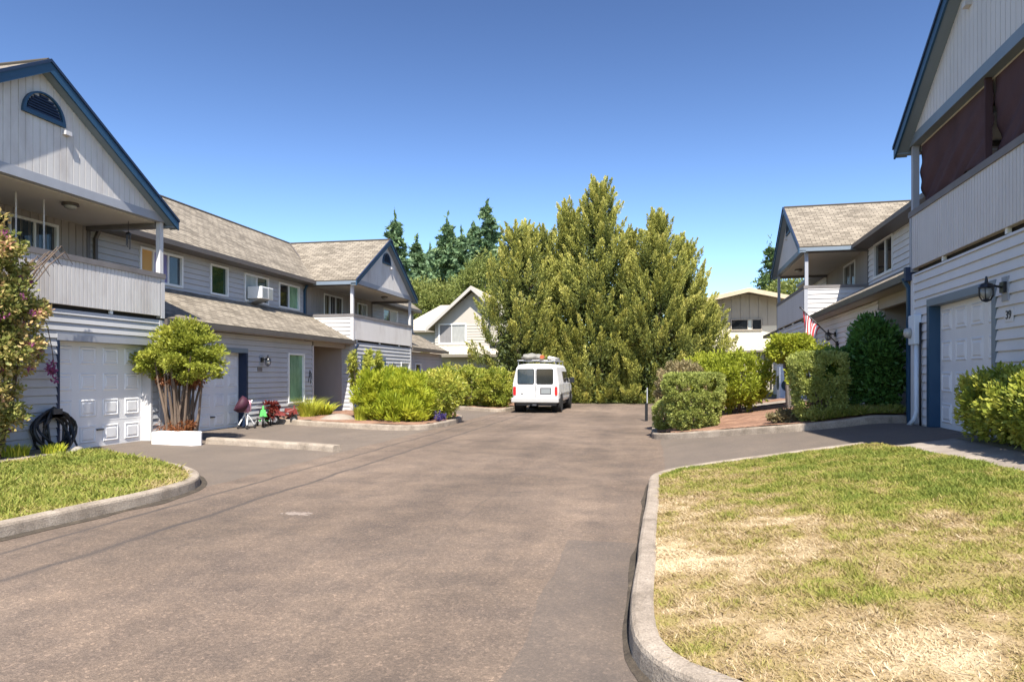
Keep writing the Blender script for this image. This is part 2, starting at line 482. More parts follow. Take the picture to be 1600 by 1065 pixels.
def npmesh(name, V, Fc, mat, parent=None, tint=None, smooth=False, **kw):
    """V (N,3), Fc (M,k) arrays"""
    org = ORG.get(parent.name, Vector((0, 0, 0))) if parent else Vector((0, 0, 0))
    me = bpy.data.meshes.new(name)
    V = np.asarray(V, dtype=np.float32) - np.array(org, dtype=np.float32)
    Fc = np.asarray(Fc, dtype=np.int32)
    me.vertices.add(len(V)); me.vertices.foreach_set('co', V.ravel())
    k = Fc.shape[1]
    me.loops.add(Fc.size); me.loops.foreach_set('vertex_index', Fc.ravel())
    me.polygons.add(len(Fc))
    me.polygons.foreach_set('loop_start', np.arange(0, Fc.size, k, dtype=np.int32))
    me.polygons.foreach_set('loop_total', np.full(len(Fc), k, dtype=np.int32))
    if smooth: me.polygons.foreach_set('use_smooth', np.ones(len(Fc), dtype=bool))
    if tint is not None:
        a = me.attributes.new('tint', 'FLOAT', 'POINT')
        a.data.foreach_set('value', np.asarray(tint, dtype=np.float32))
    me.materials.append(MATS[mat])
    me.update(calc_edges=True)
    o = bpy.data.objects.new(name, me); C.objects.link(o)
    if parent: o.parent = parent; ORG[o.name] = org
    tag(o, **kw)
    return o

def unit(a):
    return a / np.maximum(np.linalg.norm(a, axis=-1, keepdims=True), 1e-9)

def leaf_quads(P, A, length, width, tint):
    """rhombus leaves: centre P, axis A"""
    n = len(P)
    A = unit(A)
    S = unit(np.cross(A, rng.normal(size=(n, 3))))
    Nn = np.cross(A, S)
    l = (length * rng.uniform(0.65, 1.3, n))[:, None]
    wd = (width * rng.uniform(0.7, 1.25, n))[:, None]
    V = np.stack([P - A * l * 0.5, P + S * wd * 0.5 + Nn * wd * 0.12, P + A * l * 0.5, P - S * wd * 0.5 + Nn * wd * 0.12], 1).reshape(-1, 3)
    Fc = np.arange(4 * n).reshape(n, 4)
    return V, Fc, np.repeat(tint, 4)

class Leaves:
    def __init__(self): self.V = []; self.F = []; self.T = []; self.n = 0
    def add(self, P, A, length, width, tint):
        V, Fc, T = leaf_quads(P, A, length, width, np.clip(tint, 0, 1))
        self.V.append(V); self.F.append(Fc + self.n); self.T.append(T); self.n += len(V)
    def build(self, name, mat, parent=None, **kw):
        return npmesh(name, np.concatenate(self.V), np.concatenate(self.F), mat, parent, np.concatenate(self.T), **kw)

def vnoise(x, y, s, seed=0):
    """smooth value noise 0..1 on arrays"""
    x = np.asarray(x) * s + 100.0; y = np.asarray(y) * s + 100.0
    xi = np.floor(x).astype(int); yi = np.floor(y).astype(int)
    fx = x - xi; fy = y - yi
    fx = fx * fx * (3 - 2 * fx); fy = fy * fy * (3 - 2 * fy)
    def h(a, b):
        q = np.sin(a * 127.1 + b * 311.7 + seed * 74.7) * 43758.5453
        return q - np.floor(q)
    return (h(xi, yi) * (1 - fx) + h(xi + 1, yi) * fx) * (1 - fy) + (h(xi, yi + 1) * (1 - fx) + h(xi + 1, yi + 1) * fx) * fy

# ------------------------------------------------------------------ terrain
def hz(x, y):
    r = 0.155 * np.clip(np.asarray(x, float) - 0.1, 0, 4.25)
    l = 0.02 * np.clip(-np.asarray(x, float) - 6.4, 0, 6)
    return r + l
def H(x, y): return float(hz(x, y))

def grid_sheet(name, xs, ys, zf, mat, kind='structure', **kw):
    X, Y = np.meshgrid(xs, ys)
    Z = zf(X, Y)
    V = np.stack([X.ravel(), Y.ravel(), Z.ravel()], 1)
    nx, ny = len(xs), len(ys)
    i = np.arange(nx * ny).reshape(ny, nx)
    Fc = np.stack([i[:-1, :-1].ravel(), i[:-1, 1:].ravel(), i[1:, 1:].ravel(), i[1:, :-1].ravel()], 1)
    return npmesh(name, V, Fc, mat, None, kind=kind, **kw)

xs = np.concatenate([[-1500, -300, -100, -60, -40], np.arange(-30, 30.1, 0.5), [40, 60, 100, 300, 1500]])
ys = np.concatenate([[-800, -200, -60, -30], np.arange(-14, 62.1, 1.0), [80, 120, 300, 2000]])
grid_sheet('ground', xs, ys, lambda x, y: hz(x, y) - 0.03, 'far_ground')
grid_sheet('road', np.concatenate([np.arange(-12.6, 5.6, 0.3)]), np.arange(-6, 38.3, 0.5), lambda x, y: hz(x, y), 'asphalt')

def poly_in(X, Y, poly):
    ins = np.zeros(X.shape, bool)
    n = len(poly)
    for i in range(n):
        x1, y1 = poly[i]; x2, y2 = poly[(i + 1) % n]
        c = ((y1 > Y) != (y2 > Y)) & (X < (x2 - x1) * (Y - y1) / (y2 - y1 + 1e-12) + x1)
        ins ^= c
    return ins

def smooth_path(pts, step=0.12, it=2, closed=False):
    p = [Vector((a[0], a[1])) for a in pts]
    for _ in range(it):
        q = [p[0]]
        for a, b in zip(p[:-1], p[1:]):
            q += [a * 0.75 + b * 0.25, a * 0.25 + b * 0.75]
        q.append(p[-1]); p = q
    out = [p[0]]
    for a in p[1:]:
        d = (a - out[-1]).length
        n = max(1, int(d / 0.4))
        s = out[-1].copy()
        for k in range(1, n + 1): out.append(s.lerp(a, k / n))
    return out

def kerb(pts, label, width=0.16, h=0.15, mat='concrete', it=2, flip=1, zoff=0):
    """profile swept on the path: pts give the road-side edge, body lies to the left of travel (flip=1)"""
    p = smooth_path(pts, it=it)
    prof = [(0.0, -0.06), (0.012, h - 0.035), (0.022, h - 0.012), (0.045, h), (width - 0.02, h + 0.003), (width, h - 0.015), (width, -0.06)]
    mb = MB(); rows = []; dist = 0; joints = []
    for i, a in enumerate(p):
        t = (p[min(i + 1, len(p) - 1)] - p[max(i - 1, 0)]).normalized()
        nrm = Vector((-t.y, t.x)) * flip
        if i: dist += (p[i] - p[i - 1]).length
        wob = 0.006 * math.sin(dist * 2.1) + 0.004 * math.sin(dist * 5.3 + 1)
        rows.append([(a.x + nrm.x * (o + wob), a.y + nrm.y * (o + wob), H(a.x, a.y) + z + zoff + (wob * 0.5 if z > 0 else 0)) for o, z in prof])
    k = len(prof); fs = []
    for i in range(len(rows) - 1):
        for j in range(k - 1):
            fs.append((i * k + j, i * k + j + 1, (i + 1) * k + j + 1, (i + 1) * k + j))
    fs.append(list(range(k))); fs.append([(len(rows) - 1) * k + j for j in range(k)][::-1])
    mb.add([q for r in rows for q in r], fs)
    return mb.build('kerb', mat, None, label=label, cat='kerb', kind='structure', smooth=False)

def bed(name, poly, zf, mat, step=0.15, **kw):
    """a sheet trimmed to a polygon, on height function zf"""
    xs_ = np.arange(min(p[0] for p in poly), max(p[0] for p in poly) + step, step)
    ys_ = np.arange(min(p[1] for p in poly), max(p[1] for p in poly) + step, step)
    X, Y = np.meshgrid(xs_, ys_)
    nx, ny = len(xs_), len(ys_)
    i = np.arange(nx * ny).reshape(ny, nx)
    Fc = np.stack([i[:-1, :-1].ravel(), i[:-1, 1:].ravel(), i[1:, 1:].ravel(), i[1:, :-1].ravel()], 1)
    cx = X.ravel()[Fc].mean(1); cy = Y.ravel()[Fc].mean(1)
    Fc = Fc[poly_in(cx, cy, poly)]
    V = np.stack([X.ravel(), Y.ravel(), zf(X, Y).ravel()], 1)
    used = np.unique(Fc)
    mp = -np.ones(len(V), int); mp[used] = np.arange(len(used))
    V = V[used]; Fc = mp[Fc]
    t = kw.pop('tintf', None)
    tint = t(V[:, 0], V[:, 1]) if t else None
    return npmesh(name, V, Fc, mat, None, tint, smooth=True, **kw)

# right lawn
RL_edge = [(4.4, 1.35), (2.2, 1.6), (1.05, 2.35), (0.36, 3.16), (-0.04, 3.66), (-0.13, 4.3), (-0.10, 5.2), (-0.04, 7.5), (0.02, 9.6), (0.06, 10.4), (0.5, 10.72), (1.8, 10.85), (3.1, 10.85)]
kerb(RL_edge, 'curved pale concrete kerb around the dry lawn on the right', flip=-1, it=2)
rl_in = smooth_path(RL_edge, it=2)
def inset(path, d, flip):
    out = []
    for i, a in enumerate(path):
        t = (path[min(i + 1, len(path) - 1)] - path[max(i - 1, 0)]).normalized()
        out.append((a.x - t.y * flip * d, a.y + t.x * flip * d))
    return out
RL = inset(rl_in, 0.145, -1) + [(3.25, 10.72), (3.45, 9.6), (3.62, 7.6), (3.72, 5.0), (3.8, 3.3), (4.4, 1.5)]
def rl_h(x, y):
    return hz(x, y) + 0.118 + 0.03 * (vnoise(x, y, 1.3, 4) - 0.5) + 0.012 * (vnoise(x, y, 5, 2) - 0.5)
def rl_dry(x, y):
    n1 = vnoise(x, y, 0.9, 1); n2 = vnoise(x, y, 2.6, 2); n3 = vnoise(x, y, 7.5, 3)
    g = np.interp(y, [2.4, 4.4, 5.6, 7.0, 8.4, 10.6], [0.53, 0.54, 0.56, 0.40, 0.20, 0.13])
    g = g + np.interp(x, [0, 0.7, 1.3, 2.0, 3.2], [0.38, 0.33, 0.17, 0.0, -0.12]) * np.interp(y, [3, 4.6, 5.6, 8.5, 10], [0.15, 0.5, 1.0, 1.0, 0.3])
    return np.clip(g + (n1 - 0.5) * 0.30 + (n2 - 0.5) * 0.44 + (n3 - 0.5) * 0.46, 0, 1)
bed('lawn', RL, rl_h, 'grass_mix', 0.06, kind='structure', label='dry patchy lawn sheet on the right', tintf=lambda x, y: np.clip(rl_dry(x, y) * 0.9 + 0.04, 0, 1))

# left lawn
LL_edge = [(-6.25, -3.0), (-6.25, 2.0), (-6.2, 5.5), (-6.02, 6.8), (-6.0, 7.9), (-6.25, 8.8), (-6.9, 9.5), (-8.1, 10.15), (-9.2, 10.6), (-9.75, 10.7)]
kerb(LL_edge, 'concrete kerb curving round the green lawn on the left', flip=1, it=2)
LL = inset(smooth_path(LL_edge, it=2), 0.145, 1) + [(-9.75, 10.35), (-9.72, 6.0), (-9.72, -3.0)]
def ll_h(x, y): return hz(x, y) + 0.12 + 0.03 * (vnoise(x, y, 1.1, 9) - 0.5) + 0.05 * np.clip((-x - 6.2) / 3, 0, 1)
def ll_dry(x, y):
    return np.clip(0.17 + (vnoise(x, y, 1.0, 5) - 0.5) * 0.34 + (vnoise(x, y, 3.2, 6) - 0.5) * 0.28 + np.interp(x, [-6.8, -6.1], [0, 0.25]), 0, 1)
bed('lawn', LL, ll_h, 'grass_mix', 0.09, kind='structure', label='green lawn sheet on the left', tintf=ll_dry)

def blades(name, poly, zf, dryf, n, label, hgt=0.034, wd=0.005, ymax_keep=None):
    x0 = min(p[0] for p in poly); x1 = max(p[0] for p in poly); y0 = min(p[1] for p in poly); y1 = max(p[1] for p in poly)
    X = rng.uniform(x0, x1, n * 3); Y = rng.uniform(y0, y1, n * 3)
    ok = poly_in(X, Y, poly) & (Y > 1.0)
    X = X[ok][:n]; Y = Y[ok][:n]; n = len(X)
    Z = zf(X, Y) - 0.006
    dry = dryf(X, Y)
    clump = vnoise(X, Y, 6.0, 8)
    hh = hgt * rng.uniform(0.5, 1.3, n) * (0.6 + 0.9 * clump) * np.interp(dry, [0.2, 0.8], [1.15, 0.7])
    lean = rng.normal(size=(n, 2)) * (hh * np.interp(dry, [0.2, 0.8], [0.7, 1.5]))[:, None]
    az = rng.uniform(0, 2 * np.pi, n); ww = wd * rng.uniform(0.6, 1.5, n) * np.interp(Y, [3, 10], [0.8, 1.9])
    dx = np.cos(az) * ww; dy = np.sin(az) * ww
    B1 = np.stack([X - dx, Y - dy, Z], 1); B2 = np.stack([X + dx, Y + dy, Z], 1)
    T = np.stack([X + lean[:, 0], Y + lean[:, 1], Z + hh], 1)
    V = np.stack([B1, B2, T], 1).reshape(-1, 3)
    tint = np.clip(dry + rng.normal(size=n) * 0.13, 0, 1)
    return npmesh(name, V, np.arange(3 * n).reshape(n, 3), 'grass_mix', None, np.repeat(tint, 3), label=label, cat='grass', kind='stuff')
blades('grass', RL, rl_h, rl_dry, 230000, 'dry straw and green lawn grass on the right', 0.032, 0.0045)
blades('grass', LL, ll_h, ll_dry, 60000, 'short green lawn grass behind the left kerb', 0.05, 0.008)

# dirt and leaf litter gathered in the gutters
def litter(path, flip, wmax, seed):
    p = smooth_path(path, it=2); mb = MB(); rows = []; dist = 0
    fine = []
    for a, b in zip(p[:-1], p[1:]):
        for k in range(6): fine.append(a.lerp(b, k / 6))
    for i, a in enumerate(fine):
        t = (fine[min(i + 1, len(fine) - 1)] - fine[max(i - 1, 0)]).normalized()
        n = Vector((t.y, -t.x)) * flip
        if i: dist += (fine[i] - fine[i - 1]).length
        wd = wmax * (0.25 + 0.9 * float(vnoise(dist, seed, 2.2, seed)) ** 1.5)
        rows.append([(a.x, a.y, H(a.x, a.y) + 0.014), (a.x + n.x * wd, a.y + n.y * wd, H(a.x + n.x * wd, a.y) + 0.004)])
    for r0, r1 in zip(rows[:-1], rows[1:]): mb.quad(r0[0], r0[1], r1[1], r1[0])
    return mb.build('gutter_litter', 'litter', None, kind='stuff')
litter(LL_edge[1:], 1, 0.13, 3)
litter(RL_edge[2:], -1, 0.09, 5)
# pavements
bed('pavement', [(3.28, 10.75), (3.48, 9.6), (3.65, 7.6), (3.75, 5), (3.83, 3.3), (4.42, 2.0), (4.6, 2.0), (4.45, 8.5), (4.35, 10.75)], lambda x, y: hz(x, y) + 0.05, 'walk_concrete', 0.1, kind='structure')
bed('pavement', [(-9.72, -3), (-9.72, 10.6), (-10.45, 10.7), (-10.45, -3)], lambda x, y: hz(x, y) + 0.13, 'walk_concrete', 0.15, kind='structure')
bed('soil_bed', [(-10.42, -3), (-10.42, 10.9), (-11.05, 10.9), (-11.05, -3)], lambda x, y: hz(x, y) + 0.14, 'soil', 0.1, kind='structure')
bed('soil_bed', [(4.35, 1.0), (4.28, 10.7), (4.95, 10.7), (4.75, 1.0)], lambda x, y: hz(x, y) + 0.06, 'soil', 0.08, kind='structure')

# driveway divider kerb on the left, white block at its end
kerb([(-9.6, 13.55), (-8.0, 13.42), (-6.75, 13.28), (-6.35, 13.1)], 'pale concrete kerb dividing the two left driveways', 0.24, 0.13, it=1, flip=1)
# left island one
I1 = [(-11.3, 19.15), (-9.6, 18.75), (-8.2, 18.45), (-7.0, 18.35), (-6.3, 18.9), (-6.05, 20.2), (-6.15, 22.4), (-6.6, 24.3), (-8.0, 24.6), (-11.0, 24.6)]
kerb(I1, 'concrete kerb round the left island with the yellow green bushes', 0.16, 0.15, it=2, flip=1)
bed('mulch_bed', inset(smooth_path(I1, it=2), 0.14, 1) + [(-11.3, 24.5)], lambda x, y: hz(x, y) + 0.13 + 0.05 * vnoise(x, y, 2, 3), 'mulch', 0.12, kind='structure')
I2 = [(-11.3, 30.6), (-9.0, 29.9), (-7.4, 29.1), (-6.5, 28.6), (-5.95, 28.75), (-5.85, 29.8), (-5.95, 34), (-5.9, 38)]
kerb(I2, 'concrete kerb round the far island left of the van', 0.16, 0.15, it=2, flip=1)
bed('mulch_bed', inset(smooth_path(I2, it=2), 0.14, 1) + [(-11.3, 38)], lambda x, y: hz(x, y) + 0.13 + 0.05 * vnoise(x, y, 2, 3), 'mulch', 0.15, kind='structure')
# right island
I3 = [(0.22, 24.0), (0.18, 21.0), (0.12, 18.2), (0.12, 17.15), (0.4, 16.72), (1.2, 16.0), (2.4, 15.05), (3.3, 14.5), (4.2, 14.3), (4.95, 14.45)]
kerb(I3, 'concrete kerb round the right island of clipped shrubs', 0.17, 0.15, it=2, flip=1)
I3p = inset(smooth_path(I3, it=2), 0.15, 1) + [(5.2, 14.6), (5.5, 24.0)]
bed('mulch_bed', I3p, lambda x, y: hz(x, y) + 0.13 + 0.05 * vnoise(x, y, 2, 7), 'mulch', 0.1, kind='structure')
bed('pavement', [(1.8, 21.6), (3.2, 20.9), (5.2, 20.7), (5.2, 21.9), (3.4, 22.1), (1.8, 22.8)], lambda x, y: hz(x, y) + 0.20, 'walk_concrete', 0.12, kind='structure')
# grass strip in front of the right porch
GS = [(3.35, 14.72), (4.2, 14.5), (4.95, 14.62), (5.0, 15.5), (4.0, 15.5)]
bed('lawn', GS, lambda x, y: hz(x, y) + 0.19, 'grass_mix', 0.06, kind='structure', tintf=lambda x, y: 0.12 + 0 * x)
blades('grass', GS, lambda x, y: hz(x, y) + 0.19, lambda x, y: 0.1 + 0.2 * vnoise(x, y, 3), 9000, 'green grass strip beside the right porch', 0.10, 0.009)

# ------------------------------------------------------------------ buildings
def lap(mb, P, s0, s1, z0, z1, holes=(), exp=0.155, lip=0.024):
    rows = []
    z = z0
    while z < z1 - 1e-4:
        rows.append((z, min(z + exp, z1))); z += exp
    def spans(a, b):
        iv = [(s0, s1)]
        for h in holes:
            if h[2] < b - 1e-5 and h[3] > a + 1e-5:
                nv = []
                for p, q in iv:
                    if h[0] > p: nv.append((p, min(q, h[0])))
                    if h[1] < q: nv.append((max(p, h[1]), q))
                iv = [x for x in nv if x[1] - x[0] > 1e-4]
        return iv
    for a, b in rows:
        cuts = sorted({a, b} | {h[k] for h in holes for k in (2, 3) if a < h[k] < b})
        for c, d in zip(cuts[:-1], cuts[1:]):
            oc = lip * (1 - (c - a) / exp); od = lip * (1 - (d - a) / exp)
            for p, q in spans(c, d):
                if c == a and d - c > 0.03:
                    mb.quad(P(p, c, -0.015), P(q, c, -0.015), P(q, c + 0.02, -0.015), P(p, c + 0.02, -0.015))
                    mb.quad(P(p, c, -0.015), P(q, c, -0.015), P(q, c, 0), P(p, c, 0))
                    c += 0.02
                    mb.quad(P(p, c, -0.015), P(q, c, -0.015), P(q, c, oc), P(p, c, oc))
                    mb.quad(P(p, c, oc), P(q, c, oc), P(q, d, od), P(p, d, od))
                    c -= 0.02
                else:
                    mb.quad(P(p, c, oc), P(q, c, oc), P(q, d, od), P(p, d, od))

def vert(mb, P, s0, s1, z0, ztop, holes=(), pitch=0.15, groove=0.018, depth=0.010, smax=None):
    n = max(1, int(round((s1 - s0) / pitch))); pw = (s1 - s0) / n
    cuts = set()
    for i in range(n + 1):
        cuts.add(round(s0 + i * pw, 5))
        if i < n: cuts.add(round(s0 + (i + 1) * pw - groove, 5))
    for h in holes: cuts |= {round(h[0], 5), round(h[1], 5)}
    if smax is not None: cuts.add(round(smax, 5))
    cuts = sorted(c for c in cuts if s0 - 1e-6 <= c <= s1 + 1e-6)
    for a, b in zip(cuts[:-1], cuts[1:]):
        if b - a < 1e-4: continue
        m = (a + b) / 2
        fr = ((m - s0) / pw) % 1.0
        off = 0.0 if fr > 1 - groove / pw else depth
        segs = [(z0, None)]
        for h in holes:
            if h[0] - 1e-6 <= m <= h[1] + 1e-6:
                segs = [(z0, h[2]), (h[3], None)]
        for lo, hi in segs:
            ta = hi if hi is not None else ztop(a); tb = hi if hi is not None else ztop(b)
            if max(ta, tb) <= lo + 1e-4: continue
            mb.quad(P(a, lo, off), P(b, lo, off), P(b, max(tb, lo), off), P(a, max(ta, lo), off))
        if off == 0.0:
            for e in (a, b):
                mb.quad(P(e, z0, 0), P(e, z0, depth), P(e, max(z0, ztop(e)), depth), P(e, max(z0, ztop(e)), 0))

def window(root, P, s0, s1, z0, z1, panes, name='window', fw=0.06, frame='white_vinyl', label=None, hung=False):
    """panes: list of (material, fraction)"""
    mb = MB()
    B = lambda a, b, c, d, o0, o1: mb.box(a, b, c, d, o0, o1, M=P)
    B(s0 - fw, s0, z0 - fw, z1 + fw, -0.08, 0.04)
    B(s1, s1 + fw, z0 - fw, z1 + fw, -0.08, 0.04)
    B(s0, s1, z0 - fw, z0, -0.08, 0.045)
    B(s0, s1, z1, z1 + fw, -0.08, 0.04)
    s = s0; edges = []
    for mt, fr in panes:
        e = s + (s1 - s0) * fr; edges.append((s, e, mt)); s = e
    for (a, e, mt) in edges[:-1]:
        B(e - 0.022, e + 0.022, z0, z1, -0.06, 0.012)
    if hung: B(s0, s1, (z0 + z1) / 2 - 0.02, (z0 + z1) / 2 + 0.02, -0.06, 0.008)
    o = mb.build(name, frame, root, label=label)
    for i, (a, e, mt) in enumerate(edges):
        p = MB()
        p.box(a + (0.022 if i else 0), e - (0.022 if i < len(edges) - 1 else 0), z0, z1, -0.045, -0.035 + 0.006 * (i % 2), M=P)
        p.build('pane', mt, o)
    return o

def roof_slab(mb, pts, th=0.09):
    """pts: 4 world points a(eave start) b(eave end) c(ridge end) d(ridge start); top face gets UVs in metres"""
    a, b, c, d = [Vector(p) for p in pts]
    u = (b - a).normalized(); L_ = (b - a).length
    def uvp(p):
        q = p - a; return (q.dot(u), (q - u * q.dot(u)).length)
    mb.quad(a, b, c, d, uv=[uvp(p) for p in (a, b, c, d)])
    dn = Vector((0, 0, -th))
    e = [p + dn for p in (a, b, c, d)]
    mb.quad(e[3], e[2], e[1], e[0], uv=[(0, 0)] * 4)
    for i, j in ((0, 1), (1, 2), (2, 3), (3, 0)):
        p, q = (a, b, c, d)[i], (a, b, c, d)[j]
        mb.quad(p, e[i], e[j], q, uv=[(0, 0)] * 4)

def garage_door(root, P, s0, s1, z1, z0=0.0, rec=0.35, cols=4, rows=4, jamb_far='navy_trim', jamb_near='navy_trim', flip=False, label=None, tw=0.10):
    # door leaf
    mb = MB()
    B = lambda a, b, c, d, o0, o1: mb.box(a, b, c, d, o0, o1, M=P)
    B(s0, s1, z0, z1, -rec - 0.05, -rec)
    ph = (z1 - z0) / rows; pw = (s1 - s0) / cols
    for r in range(rows):
        zl = z0 + r * ph
        if r: B(s0 + 0.001, s1 - 0.001, zl - 0.006, zl + 0.006, -rec - 0.01, -rec + 0.0025)
        for c_ in range(cols):
            a = s0 + c_ * pw + 0.09; b = s0 + (c_ + 1) * pw - 0.09
            lo = zl + 0.09; hi = zl + ph - 0.09
            # raised stamped panel: sunk moulding then raised field
            for (i0, i1, o0, o1) in ((0, 0.025, 0.001, 0.020), (0.025, 0.055, 0.020, 0.004), (0.055, 0.085, 0.004, 0.022)):
                ring = lambda i, o: [P(a + i, lo + i, -rec + o), P(b - i, lo + i, -rec + o), P(b - i, hi - i, -rec + o), P(a + i, hi - i, -rec + o)]
                A_, B_ = ring(i0, o0), ring(i1, o1)
                for k in range(4): mb.quad(A_[k], A_[(k + 1) % 4], B_[(k + 1) % 4], B_[k])
            rr = [P(a + 0.085, lo + 0.085, -rec + 0.022), P(b - 0.085, lo + 0.085, -rec + 0.022), P(b - 0.085, hi - 0.085, -rec + 0.022), P(a + 0.085, hi - 0.085, -rec + 0.022)]
            mb.quad(*rr)
    d = mb.build('garage_door', 'garage_white', root, label=label)
    h = MB(); h.box((s0 + s1) / 2 - 0.08, (s0 + s1) / 2 + 0.08, z0 + 0.62 * ph, z0 + 0.68 * ph, -rec + 0.0, -rec + 0.05, M=P)
    h.build('handle', 'dark_steel', d)
    j = MB()
    jw = 0.03
    j.box(s0 - jw - tw, s0 - 0.001, z0, z1 + 0.001, -rec - 0.05, 0.022, M=P)
    j.build('door_jamb', jamb_near, root)
    j = MB()
    j.box(s1 + 0.001, s1 + jw + tw, z0, z1 + 0.001, -rec - 0.05, 0.022, M=P)
    j.build('door_jamb', jamb_far, root)
    j = MB()
    j.box(s0 - jw - tw, s1 + jw + tw, z1 + 0.002, z1 + 0.13, -rec - 0.05, 0.023, M=P)
    j.build('door_header', 'grey_trim' if flip else 'slate_trim', root)
    return (s0 - jw - tw, s1 + jw + tw, z0 - 0.1, z1 + 0.13)

def wall_lamp(root, P, s, z, sc=1.0):
    mb = MB()
    mb.box(s - 0.09 * sc, s + 0.09 * sc, z - 0.16 * sc, z + 0.16 * sc, 0.0, 0.03, M=P)
    plate = mb.build('wall_lamp', 'grey_trim', root)
    a = MB()
    a.box(s - 0.06 * sc, s + 0.06 * sc, z - 0.05 * sc, z + 0.09 * sc, 0.031, 0.07, M=P)
    a.tube([P(s, z + 0.02, 0.07), P(s, z + 0.05 * sc, 0.16 * sc), P(s, z + 0.01 * sc, 0.22 * sc)], 0.014 * sc, 8)
    c = Vector(P(s, z, 0.24 * sc))
    a.lathe(c + Vector((0, 0, 0.02)) * sc, (0, 0, 1), [(0.0, 0.10 * sc), (0.05 * sc, 0.07 * sc), (0.07 * sc, 0.022 * sc), (0.15 * sc, 0.012 * sc)], 12)
    for k in range(6):
        t = k * math.pi / 3
        e = Vector((math.cos(t), math.sin(t), 0))
        a.tube([c + e * 0.088 * sc + Vector((0, 0, 0.02)) * sc, c + e * 0.09 * sc - Vector((0, 0, 0.08)) * sc, c + e * 0.05 * sc - Vector((0, 0, 0.15)) * sc], 0.008 * sc, 5)
    a.lathe(c - Vector((0, 0, 0.17)) * sc, (0, 0, 1), [(0, 0.012 * sc), (0.02 * sc, 0.055 * sc), (0.035 * sc, 0.05 * sc)], 12)
    a.build('lamp_cage', 'black_metal', plate)
    g = MB(); g.lathe(c - Vector((0, 0, 0.13)) * sc, (0, 0, 1), [(0, 0.03 * sc), (0.05 * sc, 0.06 * sc), (0.14 * sc, 0.068 * sc)], 12)
    g.build('lamp_glass', 'lamp_glass', plate, smooth=True)

def ceiling_lamp(root, c):
    b = MB(); b.lathe(Vector(c), (0, 0, -1), [(0, 0.15), (0.05, 0.16), (0.06, 0.13)], 20)
    o = b.build('ceiling_lamp', 'brown_gutter', root)
    g = MB(); g.lathe(Vector(c) + Vector((0, 0, -0.055)), (0, 0, -1), [(0, 0.125), (0.04, 0.11), (0.07, 0.06), (0.08, 0.01)], 20)
    g.build('lamp_glass', 'lamp_glass', o, smooth=True)

ZR, ZE = 7.38, 5.2
WH, EH = 3.3, 3.5
SL = (ZR - ZE) / EH

